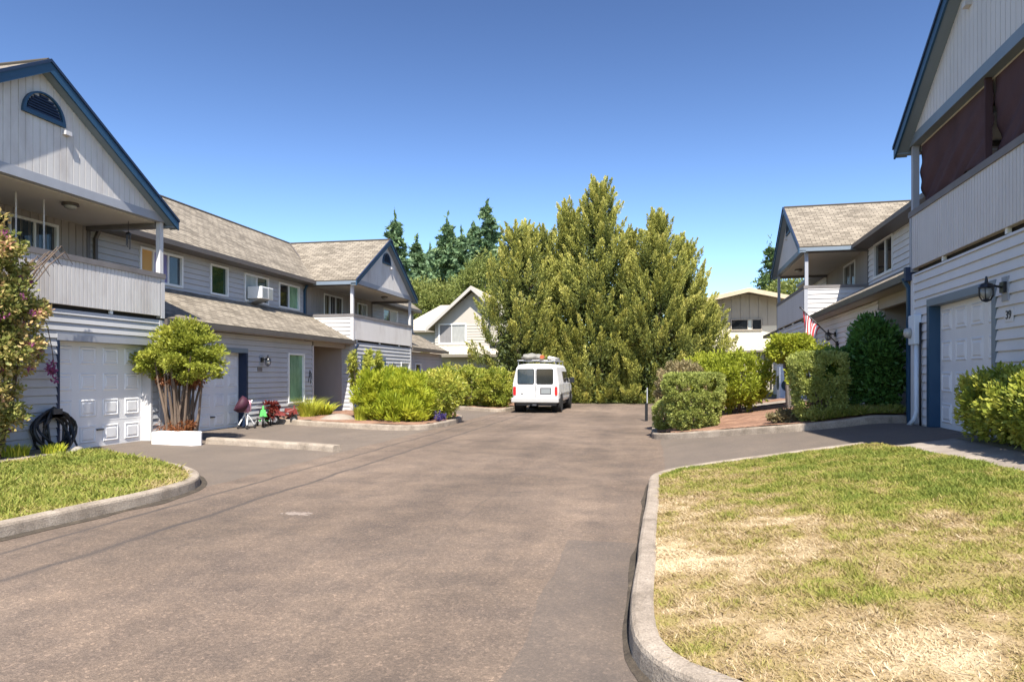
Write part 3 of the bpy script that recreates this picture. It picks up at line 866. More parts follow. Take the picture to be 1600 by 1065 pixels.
class Row:
    """one row of attached units: d is the distance back from the lane axis, v runs along the lane"""
    def __init__(s, root, M, mats, dF, dL, dU, dR, ptop=3.9):
        s.root, s.M, s.m, s.dF, s.dL, s.dU, s.dR, s.ptop = root, M, mats, dF, dL, dU, dR, ptop
        s.z0 = -0.5
    def face(s, d):       # P for a wall facing the lane at depth d
        return lambda q, z, o=0.0: s.M(d - o, q, z)
    def side(s, v, sg):   # P for a wall facing along the lane; sg=-1 faces the camera
        return lambda q, z, o=0.0: s.M(q, v + sg * o, z)
    def bx(s, d0, d1, v0, v1, z0, z1, mb=None):
        mb = mb or MB(); mb.box(d0, d1, v0, v1, z0, z1, M=s.M); return mb

    def wing(s, vc, holes, back_holes, zground, vz=6.36):
        M, r, dF, dU, m = s.M, s.root, s.dF, s.dU, s.m
        a, b = vc - WH, vc + WH
        # lower wall
        mb = MB()
        lap(mb, s.face(dF + 0.04), a, b, zground - 0.3, 2.86, holes)
        for v, sg in ((a, -1), (b, 1)):
            lap(mb, s.side(v, sg), dF + 0.04, dU, zground - 0.3, 2.86)
        mb.build('wall', m['lap'], r)
        # corner boards
        for v, sg in ((a, 1), (b, -1)):
            mb = MB(); s.bx(dF + 0.008, dF + 0.14, min(v, v + sg * 0.11) - 0.018, max(v, v + sg * 0.11) + 0.018, zground - 0.3, 2.855, mb)
            mb.build('corner_board', m['corner'], r)
        # balcony floor
        mb = MB(); s.bx(dF + 0.11, dU + 0.05, a + 0.02, b - 0.02, 2.87, 2.955, mb)
        mb.build('balcony_floor', 'gap_dark', r)  # near-black slab colour paints the dark gap under the parapet
        # parapet
        pt = s.ptop
        mb = MB()
        s.bx(dF + 0.001, dF + 0.1, a + 0.001, b - 0.001, 2.95, pt - 0.06, mb)
        vert(mb, s.face(dF), a, b, 2.95, lambda q: pt - 0.061, pitch=0.10)
        for v, sg in ((a, -1), (b, 1)):
            lap(mb, s.side(v, sg), dF + 0.1, dU, 2.95, pt - 0.06)
            s.bx(dF + 0.1, dU, min(v, v - sg * 0.09), max(v, v - sg * 0.09), 2.951, pt - 0.061, mb)
        par = mb.build('balcony_parapet', m['vert'], r)
        mb = MB()
        s.bx(dF - 0.035, dF + 0.13, a - 0.03, b + 0.03, pt - 0.06, pt + 0.05, mb)
        for v, sg in ((a, -1), (b, 1)):
            s.bx(dF + 0.131, dU - 0.01, v - 0.03 if sg < 0 else v - 0.12, v + 0.12 if sg < 0 else v + 0.03, pt - 0.06, pt + 0.046, mb)
        mb.build('rail_cap', 'rail_cap', par)
        for k, q in enumerate((-2.9, -1.7, -0.55, 0.6, 1.75, 2.9)):
            if k % 2 == 0:
                mb = MB(); s.bx(dF + 0.02, dF + 0.075, vc + q - 0.035, vc + q + 0.035, 2.87, 2.949, mb); mb.build('parapet_foot', 'white_vinyl', par)
        # posts and corner boards of the parapet
        for v in (a, b):
            mb = MB(); s.bx(dF + 0.01, dF + 0.12, v - 0.055 + (0.055 if v == a else -0.055), v + 0.055 + (0.055 if v == a else -0.055), pt + 0.051, 5.115, mb)
            mb.build('post', m['post'], r)
            mb = MB(); s.bx(dF - 0.016, dF + 0.11, v - (0.017 if v == a else 0.10), v + (0.10 if v == a else 0.017), 2.90, pt - 0.062, mb)
            mb.build('corner_board', m['post'], r)
        # header and ceiling
        mb = MB()
        s.bx(dF - 0.02, dF + 0.14, a, b, 5.12, 5.30, mb)
        mb.build('header_beam', m['header'], r)
        for v, sg in ((a, 1), (b, -1)):
            mb = MB(); s.bx(dF + 0.142, dU - 0.01, min(v, v + sg * 0.12), max(v, v + sg * 0.12), 5.0, 5.22, mb)
            mb.build('side_beam', 'rail_cap', r)
        mb = MB(); s.bx(dF + 0.143, dU + 0.05, a + 0.121, b - 0.121, 5.10, 5.16, mb)
        ce = mb.build('balcony_ceiling', 'ceiling_paint', r)
        ceiling_lamp(r, M(dF + 0.55, vc + 1.25, 5.10))
        # back wall of the balcony, vertical boards
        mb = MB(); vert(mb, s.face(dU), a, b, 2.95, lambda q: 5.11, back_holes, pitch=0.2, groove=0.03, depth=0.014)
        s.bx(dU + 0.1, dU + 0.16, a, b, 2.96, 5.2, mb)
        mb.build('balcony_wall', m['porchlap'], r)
        for v in (a - 0.0, b - 0.10):
            mb = MB(); s.bx(dU - 0.03, dU + 0.08, v, v + 0.10, 2.97, 5.0, mb); mb.build('corner_board', 'rail_cap', r)
        # gable
        zt = lambda q: ZR - 0.14 - abs(q - vc) * SL
        he = (ZR - 0.14 - 5.3) / SL
        mb = MB(); vert(mb, s.face(dF), vc - he, vc + he, 5.301, zt, pitch=0.15, smax=vc)
        # thickness behind the boards
        mb.prism([M(dF + 0.03, vc - he, 5.302), M(dF + 0.03, vc + he, 5.302), M(dF + 0.03, vc, ZR - 0.15)], (0, 0, 0), Vector(M(1.0, 0, 0)) * 0.0 + (Vector(M(dF + 0.12, vc, 0)) - Vector(M(dF + 0.03, vc, 0))))
        gb = mb.build('gable', m['gable'], r)
        # half-round louvred vent
        P = s.face(dF)
        mb = MB(); n = 16; rad = 0.46; zb = vz; cv = vc + 0.06
        arc = [(cv + rad * math.cos(math.pi * k / n), zb + rad * math.sin(math.pi * k / n)) for k in range(n + 1)]
        arci = [(cv + (rad - 0.07) * math.cos(math.pi * k / n), zb + 0.05 + (rad - 0.08) * math.sin(math.pi * k / n)) for k in range(n + 1)]
        for k in range(n):
            q = [arc[k], arc[k + 1], arci[k + 1], arci[k]]
            mb.hexa([P(x, z, 0.011) for x, z in q] + [P(x, z, 0.06) for x, z in q])
        mb.box(cv - rad, cv + rad, zb - 0.03, zb + 0.05, 0.011, 0.062, M=P)
        ve = mb.build('gable_vent', 'navy_trim', gb)
        mb = MB()
        for k in range(7):
            z = zb + 0.06 + k * 0.05
            hw = math.sqrt(max(0.0, (rad - 0.09) ** 2 - (z - zb) ** 2))
            if hw > 0.05: mb.hexa([P(cv - hw, z, 0.014), P(cv + hw, z, 0.014), P(cv + hw, z, 0.05), P(cv - hw, z, 0.05), P(cv - hw, z + 0.055, 0.014), P(cv + hw, z + 0.055, 0.014), P(cv + hw, z + 0.02, 0.05), P(cv - hw, z + 0.02, 0.05)])
        mb.build('vent_louvre', 'dark_navy', gb)
        # small spotlight at the vent
        mb = MB(); mb.box(cv + 0.42, cv + 0.56, zb - 0.16, zb - 0.08, 0.011, 0.10, M=P); mb.build('gable_spotlight', 'post_paint', gb)
        # roof planes
        mb = MB()
        dA = dF - 0.20
        for sg in (-1, 1):
            roof_slab(mb, [M(dA, vc + sg * EH, ZE), M(s.dR, vc + sg * EH, ZE), M(s.dR, vc, ZR), M(dA, vc, ZR)])
        rf = mb.build('roof', 'shingles', r)
        mb = MB()
        mb.tube([M(dA, vc, ZR + 0.0), M(s.dR, vc, ZR + 0.0)], 0.05, 6)
        mb.build('ridge_cap', 'shingles', rf)
        for sg in (-1, 1):
            mb = MB()
            A0, A1 = vc + sg * (EH + 0.02), vc + (0.001 * sg)
            z0_, z1_ = ZE + 0.012 - 0.02 * SL, ZR + 0.012
            P4 = lambda d0, d1, up, dn: [M(d0, A0, z0_ - dn), M(d1, A0, z0_ - dn), M(d1, A1, z1_ - dn), M(d0, A1, z1_ - dn), M(d0, A0, z0_ - up), M(d1, A0, z0_ - up), M(d1, A1, z1_ - up), M(d0, A1, z1_ - up)]
            mb.hexa(P4(dA - 0.035, dA - 0.001, 0.04, 0.22))
            rk = mb.build('rake_board', m['rake'], rf)
            mb = MB(); mb.hexa(P4(dA - 0.06, dA - 0.0005, -0.02, 0.039)); mb.build('drip_edge', 'dark_navy', rk)
            mb = MB()
            mb.hexa([M(dA, A0, z0_ - 0.20), M(dF + 0.0, A0, z0_ - 0.20), M(dF + 0.0, A1, z1_ - 0.20), M(dA, A1, z1_ - 0.20), M(dA, A0, z0_ - 0.12), M(dF + 0.0, A0, z0_ - 0.12), M(dF + 0.0, A1, z1_ - 0.12), M(dA, A1, z1_ - 0.12)])
            mb.build('soffit', 'slate_trim', rf)
            # side gutter
            mb = MB()
            v0_, v1_ = sorted((vc + sg * (EH + 0.02), vc + sg * (EH - 0.09)))
            s.bx(dA + 0.001, dU - 0.45, v0_, v1_, ZE - 0.17, ZE - 0.045, mb)
            mb.build('gutter', 'slate_trim', rf)
            mb = MB()
            v0_, v1_ = sorted((vc + sg * (EH - 0.091), vc + sg * (WH - 0.05)))
            s.bx(dF + 0.142, dU - 0.45, v0_, v1_, ZE - 0.10, ZE - 0.06, mb)
            mb.build('soffit', 'soffit', rf)

    def mid(s, v0, v1, up_holes, low_holes, zground, left_v=True, right_v=True, low_to=None, porch=None):
        M, r, m = s.M, s.root, s.m
        mb = MB(); lap(mb, s.face(s.dU), v0, v1, 3.6, 5.1, up_holes)
        s.bx(s.dU + 0.1, s.dU + 0.16, v0, v1, 3.0, 5.2, mb)
        mb.build('wall', m['lap'], r)
        mb = MB()
        la, lb = low_to or (v0, v1)
        lap(mb, s.face(s.dL), la, lb, zground - 0.3, 2.74, low_holes)
        mb.build('wall', m['lap'], r)
        # main roof front and back slopes
        dE = s.dU - 0.5
        mb = MB()
        ra = v0 - WH if left_v else v0; rb = v1 + WH if right_v else v1
        ze = ZE + 0.02
        roof_slab(mb, [M(dE, v0 + 0.0, ze), M(dE, v1 - 0.0, ze), M(s.dR, rb, ZR + 0.01), M(s.dR, ra, ZR + 0.01)])
        rf = mb.build('roof', 'shingles', r)
        mb = MB(); mb.tube([M(s.dR, ra, ZR + 0.015), M(s.dR, rb, ZR + 0.015)], 0.05, 6); mb.build('ridge_cap', 'shingles', rf)
        for cond, va, vb in ((left_v, v0, ra), (right_v, v1, rb)):
            if cond:
                mb = MB(); mb.tube([M(dE + 0.02, va, ze + 0.012), M(s.dR, vb, ZR + 0.022)], 0.035, 4); mb.build('valley_flashing', 'brown_gutter', rf)
        mb = MB(); s.bx(dE - 0.09, dE - 0.001, v0 + 0.22, v1 - 0.22, ze - 0.16, ze - 0.02, mb); mb.build('gutter', 'brown_gutter', rf)
        mb = MB(); s.bx(dE, s.dU + 0.05, v0 + 0.001, v1 - 0.001, ze - 0.16, ze - 0.12, mb); mb.build('soffit', 'brown_gutter', rf)
        # pent roof over the ground floor
        dP = s.dF + 0.02
        mb = MB()
        roof_slab(mb, [M(dP, v0 + 0.01, 2.93), M(dP, v1 - 0.01, 2.93), M(s.dU + 0.02, v1 - 0.01, 4.0), M(s.dU + 0.02, v0 + 0.01, 4.0)])
        pr = mb.build('pent_roof', 'shingles', r)
        mb = MB(); s.bx(dP - 0.10, dP - 0.001, v0 + 0.02, v1 + 0.10, 2.76, 2.90, mb); mb.build('gutter', 'brown_gutter', pr)
        mb = MB(); s.bx(dP + 0.001, s.dL + 0.02, v0 + 0.02, v1 - 0.02, 2.76, 2.80, mb); mb.build('soffit', 'soffit', pr)

    def shell(s, v0, v1, dB, zg, holes=()):
        """closed back of the row: end walls, back wall, back roof slope"""
        M, r = s.M, s.root
        mb = MB()
        s.bx(dB - 0.1, dB, v0, v1, zg - 0.3, 5.2, mb)
        for v in (v0, v1 - 0.1):
            s.bx(s.dU + 0.2, dB - 0.1, v, v + 0.1, zg - 0.3, 5.25, mb)
            zs = [(s.dU + 0.2, 5.25), (dB - 0.1, 5.25), (s.dR, ZR - 0.2)]
            mb.prism([M(d, v, z) for d, z in zs], (0, 0, 0), Vector(M(s.dR, v + 0.1, 0)) - Vector(M(s.dR, v, 0)))
        mb.build('back_wall', s.m['lap'], r)
        mb = MB(); roof_slab(mb, [M(dB + 0.5, v0 - 0.2, 5.2), M(dB + 0.5, v1 + 0.2, 5.2), M(s.dR, v1 + 0.2, ZR + 0.005), M(s.dR, v0 - 0.2, ZR + 0.005)])
        mb.build('back_roof', 'shingles', r)

def porch(row, v0, v1, zg, ztop=2.6, post=True):
    """recessed dark entry under the pent roof"""
    M, r = row.M, row.root
    mb = MB()
    d0, d1 = row.dL, row.dU + 0.35
    row.bx(d1, d1 + 0.05, v0, v1, zg - 0.3, 2.75, mb)
    row.bx(d0 + 0.12, d1, v0 - 0.06, v0 - 0.001, zg - 0.3, 2.75, mb)
    row.bx(d0 + 0.12, d1, v1 + 0.001, v1 + 0.06, zg - 0.3, 2.75, mb)
    row.bx(d0 + 0.12, d1, v0, v1, 2.70, 2.745, mb)
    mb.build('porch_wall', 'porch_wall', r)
    mb = MB(); row.bx(d0 - 0.02, d0 + 0.10, v0 - 0.02, v1 + 0.02, ztop, 2.755, mb); mb.build('porch_beam', 'soffit', r)
    for v in ((v0 - 0.10, v0 - 0.001),):
        mb = MB(); row.bx(d0 - 0.022, d0 + 0.11, v[0], v[1], zg - 0.3, ztop - 0.001, mb); mb.build('porch_post', row.m['post'], r)
    # door in the back
    mb = MB(); dm = v0 + (v1 - v0) * 0.35
    row.bx(d1 - 0.05, d1 - 0.001, dm - 0.45, dm + 0.45, zg, zg + 2.05, mb)
    d = mb.build('entry_door', row.m['door'], r)
    mb = MB(); row.bx(d1 - 0.10, d1 - 0.051, dm + 0.33, dm + 0.39, zg + 0.98, zg + 1.04, mb); mb.build('handle', 'grey_steel', d)

def downspout(row, d, v, z0, z1, mat='slate_trim', off=0.05):
    mb = MB(); row.bx(d - 0.09, d - 0.02, v - 0.04, v + 0.04, z0, z1 - 0.2, mb)
    mb.hexa([row.M(d - 0.09, v - 0.039, z1 - 0.2), row.M(d - 0.02, v - 0.039, z1 - 0.2), row.M(d - 0.02, v + 0.039, z1 - 0.2), row.M(d - 0.09, v + 0.039, z1 - 0.2),
             row.M(d - 0.20, v - 0.039, z1), row.M(d - 0.12, v - 0.039, z1), row.M(d - 0.12, v + 0.039, z1), row.M(d - 0.20, v + 0.039, z1)])
    return mb.build('downspout', mat, row.root)

# ---- left row
ML = lambda d, v, z: (-d, v, z)
left = thing('townhouse', (-11.5, 20, 0), 'grey townhouse row with sunlit balconies and navy gable trim left of the lane', 'townhouse')
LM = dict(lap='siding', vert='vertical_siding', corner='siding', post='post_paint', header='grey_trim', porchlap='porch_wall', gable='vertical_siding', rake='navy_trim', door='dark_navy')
row = Row(left, ML, LM, 11.0, 11.34, 13.0, 15.5, 3.88)
PF = row.face(11.04)
g1 = garage_door(left, PF, 11.16, 13.60, 2.26, 0.10, rec=0.22, tw=0.03, jamb_far='post_paint', jamb_near='dark_navy', flip=True, label='white panelled garage door behind the coiled hose')
row.wing(10.7, [g1], [(11.25, 13.1, 3.3, 4.95)], 0.1)
PB = row.face(13.0)
window(left, PB, 11.31, 13.04, 3.36, 4.89, [('glass_dark', 0.36), ('glass_sky', 0.34), ('glass_sky', 0.30)])
# middle
PL = row.face(11.34); PU = row.face(13.0)
g2 = garage_door(left, PL, 15.40, 17.85, 2.22, 0.10, rec=0.24, tw=0.05, jamb_far='dark_navy', label='white garage door behind the small tree')
wl = (20.25, 21.2, 0.72, 2.24)
ups = [(15.68, 17.25, 4.12, 4.90), (18.62, 19.40, 4.10, 4.92), (20.42, 21.76, 4.08, 4.90), (22.56, 23.92, 4.08, 4.88)]
E_ = lambda h, e=0.02: (h[0] - e, h[1] + e, h[2] - e, h[3] + e)
row.mid(14.0, 24.45, [E_(h) for h in ups], [g2, E_(wl)], 0.1, low_to=(14.0, 21.80))
window(left, PU, *ups[0], [('orange_board', 0.30), ('violet_curtain', 0.37), ('glass_sky', 0.33)], label='upper window with an orange board in its left pane')
window(left, PU, *ups[1], [('glass_green', 1.0)])
wac = window(left, PU, *ups[2], [('pale_curtain', 0.52), ('glass_green', 0.48)])
window(left, PU, *ups[3], [('glass_dark', 0.5), ('green_curtain', 0.5)])
window(left, PL, *wl, [('green_curtain', 1.0)], label='tall ground floor window with a green curtain')
porch(row, 21.92, 24.40, 0.1)
wall_lamp(left, PL, 18.62, 2.02, 1.0)
mb = MB(); mb.box(18.42, 18.66, 1.70, 1.82, 0.013, 0.03, M=PL); mb.build('number_plate', 'rail_cap', left)
mb = MB()
for a, b in (((21.52, 1.35), (21.62, 1.75)), ((21.62, 1.75), (21.72, 1.55)), ((21.72, 1.55), (21.66, 1.30)), ((21.55, 1.50), (21.74, 1.62))):
    mb.tube([PL(a[0], a[1], 0.03), PL(b[0], b[1], 0.03)], 0.013, 6)
mb.build('wall_ornament', 'dark_steel', left)
# far wing
g3 = garage_door(left, PF, 25.35, 27.7, 2.20, 0.05, rec=0.3)
ws = (29.75, 30.75, 1.15, 2.12)
row.wing(27.75, [g3, E_(ws)], [(26.0, 27.75, 3.3, 4.95), (29.3, 30.4, 3.9, 4.9)], 0.05)
window(left, PB, 26.06, 27.69, 3.36, 4.88, [('glass_amber', 0.33), ('glass_dark', 0.33), ('glass_amber', 0.34)])
window(left, PB, 29.36, 30.34, 3.96, 4.84, [('glass_dark', 0.5), ('pale_curtain', 0.5)])
window(left, PF, *ws, [('pale_curtain', 1.0)])
wall_lamp(left, PF, 28.2, 1.95)
row.mid(31.05, 37.0, [E_((32.5, 34.4, 4.08, 4.9))], [E_((32.6, 33.4, 0.9, 2.1))], 0.05, right_v=False)
window(left, PU, 32.5, 34.4, 4.08, 4.9, [('glass_dark', 0.5), ('pale_curtain', 0.5)])
window(left, PL, 32.6, 33.4, 0.9, 2.1, [('glass_dark', 1.0)])
row.shell(7.4, 37.0, 18.0, 0.1)
downspout(row, 13.0, 14.12, 3.3, 5.05, 'brown_gutter')
downspout(row, 13.0, 24.33, 3.95, 5.05, 'navy_trim')
downspout(row, 11.0, 24.56, 0.1, 2.78, 'dark_navy')
for q in (10.3, 11.0, 11.62):
    mb = MB(); mb.tube([ML(11.85, q, 3.0), ML(11.85, q, 5.1)], 0.016, 6); mb.build('balcony_pole', 'post_paint', left)

# ---- right row
DL = R_(2.31)
cR, sR = math.cos(DL), math.sin(DL)
MRt = lambda d, v, z: (d * cR + v * sR, -d * sR + v * cR, z + 0.66 + 0.18 * min(1.0, max(0.0, (z - 4.1) / 0.9)))
right = thing('townhouse', MRt(5.0, 20, 0), 'shaded grey townhouse row with brown balcony screens right of the lane', 'townhouse')
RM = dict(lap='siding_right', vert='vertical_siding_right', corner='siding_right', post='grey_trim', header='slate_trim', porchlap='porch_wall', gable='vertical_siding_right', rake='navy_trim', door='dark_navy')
rr = Row(right, MRt, RM, 4.4, 4.8, 6.45, 8.95, 4.0)
QF = rr.face(4.44); QL = rr.face(4.8); QU = rr.face(6.45)
g4 = garage_door(right, QF, 11.15, 13.62, 2.16, 0.0, rec=0.16, jamb_near='slate_trim', label='white garage door with a navy jamb beside the utility meter')
rr.wing(11.25, [g4], [(9.5, 12.6, 3.0, 5.0)], 0.0, 6.55)
window(right, rr.face(6.45), 9.56, 12.54, 3.06, 4.94, [('glass_dark', 0.5), ('glass_dark', 0.5)])
upr = [(22.95, 24.85, 4.16, 5.02)]
wr = (20.2, 21.2, 1.0, 2.24)
rr.mid(14.55, 25.6, [E_(upr[0])], [E_(wr)], 0.0, low_to=(18.2, 25.6))
window(right, QU, *upr[0], [('glass_dark', 0.42), ('glass_dark', 0.58)])
window(right, QL, *wr, [('glass_green', 1.0)])
porch(rr, 14.62, 18.1, 0.0, 2.5)
mb = MB(); rr.bx(4.77, 4.92, 18.1, 18.24, -0.3, 2.499, mb); mb.build('porch_post', 'post_paint', right)
rr.wing(28.9, [E_((29.5, 30.5, 1.0, 2.0))], [(27.35, 29.1, 4.05, 5.0)], 0.0)
window(right, QU, 27.41, 29.04, 4.11, 4.93, [('glass_dark', 0.5), ('glass_amber', 0.5)])
window(right, QF, 29.5, 30.5, 1.0, 2.0, [('glass_dark', 1.0)])
rr.mid(32.2, 36.5, [], [], 0.0, right_v=False)
rr.shell(7.95, 36.5, 11.6, 0.0)
wall_lamp(right, QF, 10.72, 2.12, 1.05)
mb = MB(); mb.box(10.50, 10.74, 1.66, 1.84, 0.012, 0.022, M=QF)
npl = mb.build('number_plate', 'siding_right', right)
fc = bpy.data.curves.new('house_number', 'FONT'); fc.body = '39'; fc.size = 0.165; fc.extrude = 0.004; fc.align_x = 'CENTER'; fc.align_y = 'CENTER'
fc.materials.append(MATS['dark_steel'])
fo = bpy.data.objects.new('house_number', fc); C.objects.link(fo)
bpy.context.view_layer.update()
fme = bpy.data.meshes.new_from_object(fo.evaluated_get(bpy.context.evaluated_depsgraph_get()))
bpy.data.objects.remove(fo)
fo = bpy.data.objects.new('house_number', fme); C.objects.link(fo); fo.parent = npl
pos = Vector(QF(10.62, 1.75, 0.028)) - ORG[right.name]
fo.location = pos
fo.rotation_euler = (R_(90), 0, R_(-90) - DL)
wall_lamp(right, QL, 22.6, 2.15, 1.0)
downspout(rr, 4.46, 14.67, -0.05, 2.80, 'navy_trim')
# end cap of the pent roof gutter
mb = MB(); rr.bx(4.30, 4.62, 14.5, 14.62, 2.74, 3.0, mb); mb.build('gutter_end', 'dark_navy', right)
# utility meter with conduit
mt = thing('utility_meter', MRt(4.5, 14.25, 0), 'grey electric meter box with a round dial and conduit beside the right garage', 'utility meter')
mb = MB(); mb.box(14.02, 14.36, 1.50, 2.05, 0.015, 0.14, M=QF); mb.build('box', 'ac_white', mt, bevel=0.015)
mb = MB(); c = Vector(QF(14.24, 1.72, 0.14)); mb.lathe(c, Vector(QF(0, 0, 1)) - Vector(QF(0, 0, 0)), [(0, 0.10), (0.06, 0.095), (0.10, 0.075), (0.115, 0.02)], 16); mb.build('dial', 'lamp_glass', mt, smooth=True)
mb = MB(); mb.tube([QF(14.12, 1.50, 0.07), QF(14.12, 0.25, 0.07), QF(14.16, 0.1, 0.10), QF(14.26, -0.02, 0.16)], 0.04, 10); mb.build('conduit', 'ac_white', mt, smooth=True)
mb = MB(); mb.tube([QF(13.98, 1.9, 0.05), QF(13.98, 0.0, 0.05)], 0.02, 8); mb.build('cable', 'black_metal', mt, smooth=True)

# brown balcony screens
def screen(v0, v1, ztop, zb0, zb1, seed, label):
    nu, nv = 46, 22
    V = []; 
    for j in range(nv + 1):
        for i in range(nu + 1):
            a = i / nu; b = j / nv
            v = v0 + (v1 - v0) * a
            pull = 0.5 - 0.5 * math.cos(a * math.pi * 2)
            zbot = zb0 + (zb1 - zb0) * a + 0.16 * math.sin(a * math.pi) ** 2 + 0.05 * math.sin(a * 9 + seed)
            z = ztop + (zbot - ztop) * b
            dg = a * 1.15 + b * 0.9
            off = 0.05 * math.sin(dg * 9 + seed) * b + 0.034 * math.sin(dg * 23 + seed * 2 + 2 * b) * b + 0.05 * b * math.sin(a * 4 + seed)
            V.append(MRt(4.40 + 0.16 + off * 0.9, v, z))
    F_ = [(j * (nu + 1) + i, j * (nu + 1) + i + 1, (j + 1) * (nu + 1) + i + 1, (j + 1) * (nu + 1) + i) for j in range(nv) for i in range(nu)]
    o = npmesh('balcony_screen', V, F_, 'brown_tarp', None, None, smooth=True, label=label, cat='sunshade', group='brown screens hung in the right balcony')
    md = o.modifiers.new('thick', 'SOLIDIFY'); md.thickness = 0.006
    return o
screen(14.47, 11.42, 5.16, 4.06, 4.02, 0.6, 'dark brown fabric screen at the far end of the right balcony, bottom corner lifted')
screen(11.36, 8.05, 5.16, 3.99, 3.98, 2.1, 'dark brown fabric screen at the near end of the right balcony, cut by picture edge')
mb = MB(); rr.bx(4.43, 4.52, 11.37, 11.41, 4.051, 5.115, mb); mb.build('post', 'brown_tarp', right)  # thin strip between the screens, the gap's darkness is put into its colour

# ---- white house far left
def far_house_white():
    t = thing('house', (-12.6, 49, 0), 'white gabled house with a garage beyond the far left bushes', 'house')
    PX = lambda s, z, o=0.0: (s, 48.0 - o, z)
    x0, x1, xc = -15.2, -9.4, -12.3
    mb = MB(); lap(mb, PX, x0, x1, -0.3, 5.3, [(-14.6, -11.9, -0.4, 2.6), (-14.85, -12.9, 3.9, 5.29)], exp=0.2)
    vert(mb, PX, x0, x1, 5.3, lambda s: 5.3 + (1 - abs(s - xc) / 2.9) * 2.35, pitch=0.5, groove=0.01, depth=0.004, smax=xc)
    mb.box(x0, x1, 48.12, 52, -0.3, 5.3); mb.build('wall', 'white_house', t)
    mb = MB(); mb.box(-18.5, x0 - 0.01, 50.0, 58, -0.3, 5.0); mb.build('wall', 'white_house', t)
    mb = MB(); mb.box(-17.6, x0 - 0.02, 49.9, 49.99, 4.0, 5.0); mb.build('wall', 'white_house_shade', t)  # strip below the eave, its shade put into the wall colour
    w_ = window(t, PX, -14.83, -12.92, 3.92, 5.22, [('blind_grey', 0.47), ('blind_pale', 0.53)], frame='white_vinyl', fw=0.1)
    mb = MB(); mb.box(-14.6, -11.9, 48.06, 48.11, 0, 2.6); mb.build('garage_door', 'white_house', t)
    mb = MB()
    for sg in (-1, 1):
        roof_slab(mb, [(xc + sg * 3.35, 47.3, 5.0), (xc + sg * 3.35, 56, 5.0), (xc, 56, 7.95), (xc, 47.3, 7.95)], 0.15)
    rf = mb.build('roof', 'shingles_pale', t)
    mb = MB()
    for sg in (-1, 1):
        mb.hexa([(xc + sg * 3.38, 47.22, 4.70), (xc + sg * 3.38, 47.29, 4.70), (xc + sg * 0.001, 47.29, 7.66), (xc + sg * 0.001, 47.22, 7.66),
                 (xc + sg * 3.38, 47.22, 4.98), (xc + sg * 3.38, 47.29, 4.98), (xc + sg * 0.001, 47.29, 7.94), (xc + sg * 0.001, 47.22, 7.94)])
    mb.build('rake_board', 'white_house_shade', rf)
    mb = MB(); roof_slab(mb, [(-18.9, 49.4, 4.95), (-12, 49.4, 4.95), (-12, 54, 7.3), (-16.6, 54, 7.3)], 0.15); mb.build('roof', 'shingles_pale', t)
    mb = MB(); roof_slab(mb, [(x0 - 0.1, 46.9, 3.05), (-10.3, 46.9, 3.05), (-10.3, 48.0, 3.70), (x0 - 0.1, 48.0, 3.70)], 0.2); mb.build('pent_roof', 'shingles_pale', t)
    mb = MB(); mb.box(-10.9, -9.6, 47.3, 47.99, 3.9, 5.4); mb.build('bay', 'white_house', t)
    mb = MB(); roof_slab(mb, [(-11.1, 47.0, 5.5), (-9.3, 47.0, 5.9), (-9.3, 48.0, 6.1), (-11.1, 48.0, 5.7)], 0.1); mb.build('bay_roof', 'shingles_pale', t)
far_house_white()

def far_house_tan():
    t = thing('house', (6.8, 50, 0), 'cream and tan low gabled house behind the right conifers', 'house')
    PX = lambda s, z, o=0.0: (s, 49.5 - o, z)
    x0, x1, xc = 2.2, 11.2, 6.75
    zt = lambda s: 6.35 + 0.85 * (1 - abs(s - xc) / 4.5)
    mb = MB(); mb.box(x0, x1, 49.5, 60, -0.3, 4.97); mb.build('wall', 'cream_wall', t)
    mb = MB(); vert(mb, PX, x0, x1, 4.97, zt, [(5.75, 7.85, 4.6, 5.45)], pitch=0.6, groove=0.05, depth=0.03, smax=xc)
    mb.box(x0, x1, 49.53, 59, 4.975, 6.3); mb.build('gable', 'tan_siding', t)
    window(t, lambda s, z, o=0.0: (s, 49.44 - o, z), 5.8, 7.75, 4.72, 5.38, [('glass_dark', 0.55), ('pale_curtain', 0.15), ('glass_dark', 0.3)], frame='tan_siding')
    mb = MB()
    for sg in (-1, 1):
        roof_slab(mb, [(xc + sg * 5.2, 48.1, 6.28), (xc + sg * 5.2, 60, 6.28), (xc, 60, 7.42), (xc, 48.1, 7.42)], 0.15)
    rf = mb.build('roof', 'shingles_pale', t)
    mb = MB()
    for sg in (-1, 1):
        mb.hexa([(xc + sg * 5.2, 48.02, 6.0), (xc + sg * 5.2, 48.09, 6.0), (xc + sg * 0.001, 48.09, 7.14), (xc + sg * 0.001, 48.02, 7.14),
                 (xc + sg * 5.2, 48.02, 6.29), (xc + sg * 5.2, 48.09, 6.29), (xc + sg * 0.001, 48.09, 7.43), (xc + sg * 0.001, 48.02, 7.43)])
    mb.build('rake_board', 'tan_trim', rf)
    # low lean-to with slatted front
    mb = MB(); roof_slab(mb, [(3.8, 45.5, 3.05), (11.5, 45.5, 3.3), (11.5, 49.4, 3.9), (3.8, 49.4, 3.4)], 0.12); pr = mb.build('lean_to_roof', 'shingles_pale', t)
    mb = MB()
    for k in range(22): mb.box(4.0 + k * 0.35, 4.22 + k * 0.35, 45.9, 45.98, 0, 2.95)
    mb.box(4.0, 11.6, 46.3, 46.4, 0, 2.9); mb.build('slat_screen', 'tan_siding', t)
far_house_tan()

# ------------------------------------------------------------------ plants
def sph(n):
    return unit(rng.normal(size=(n, 3)))

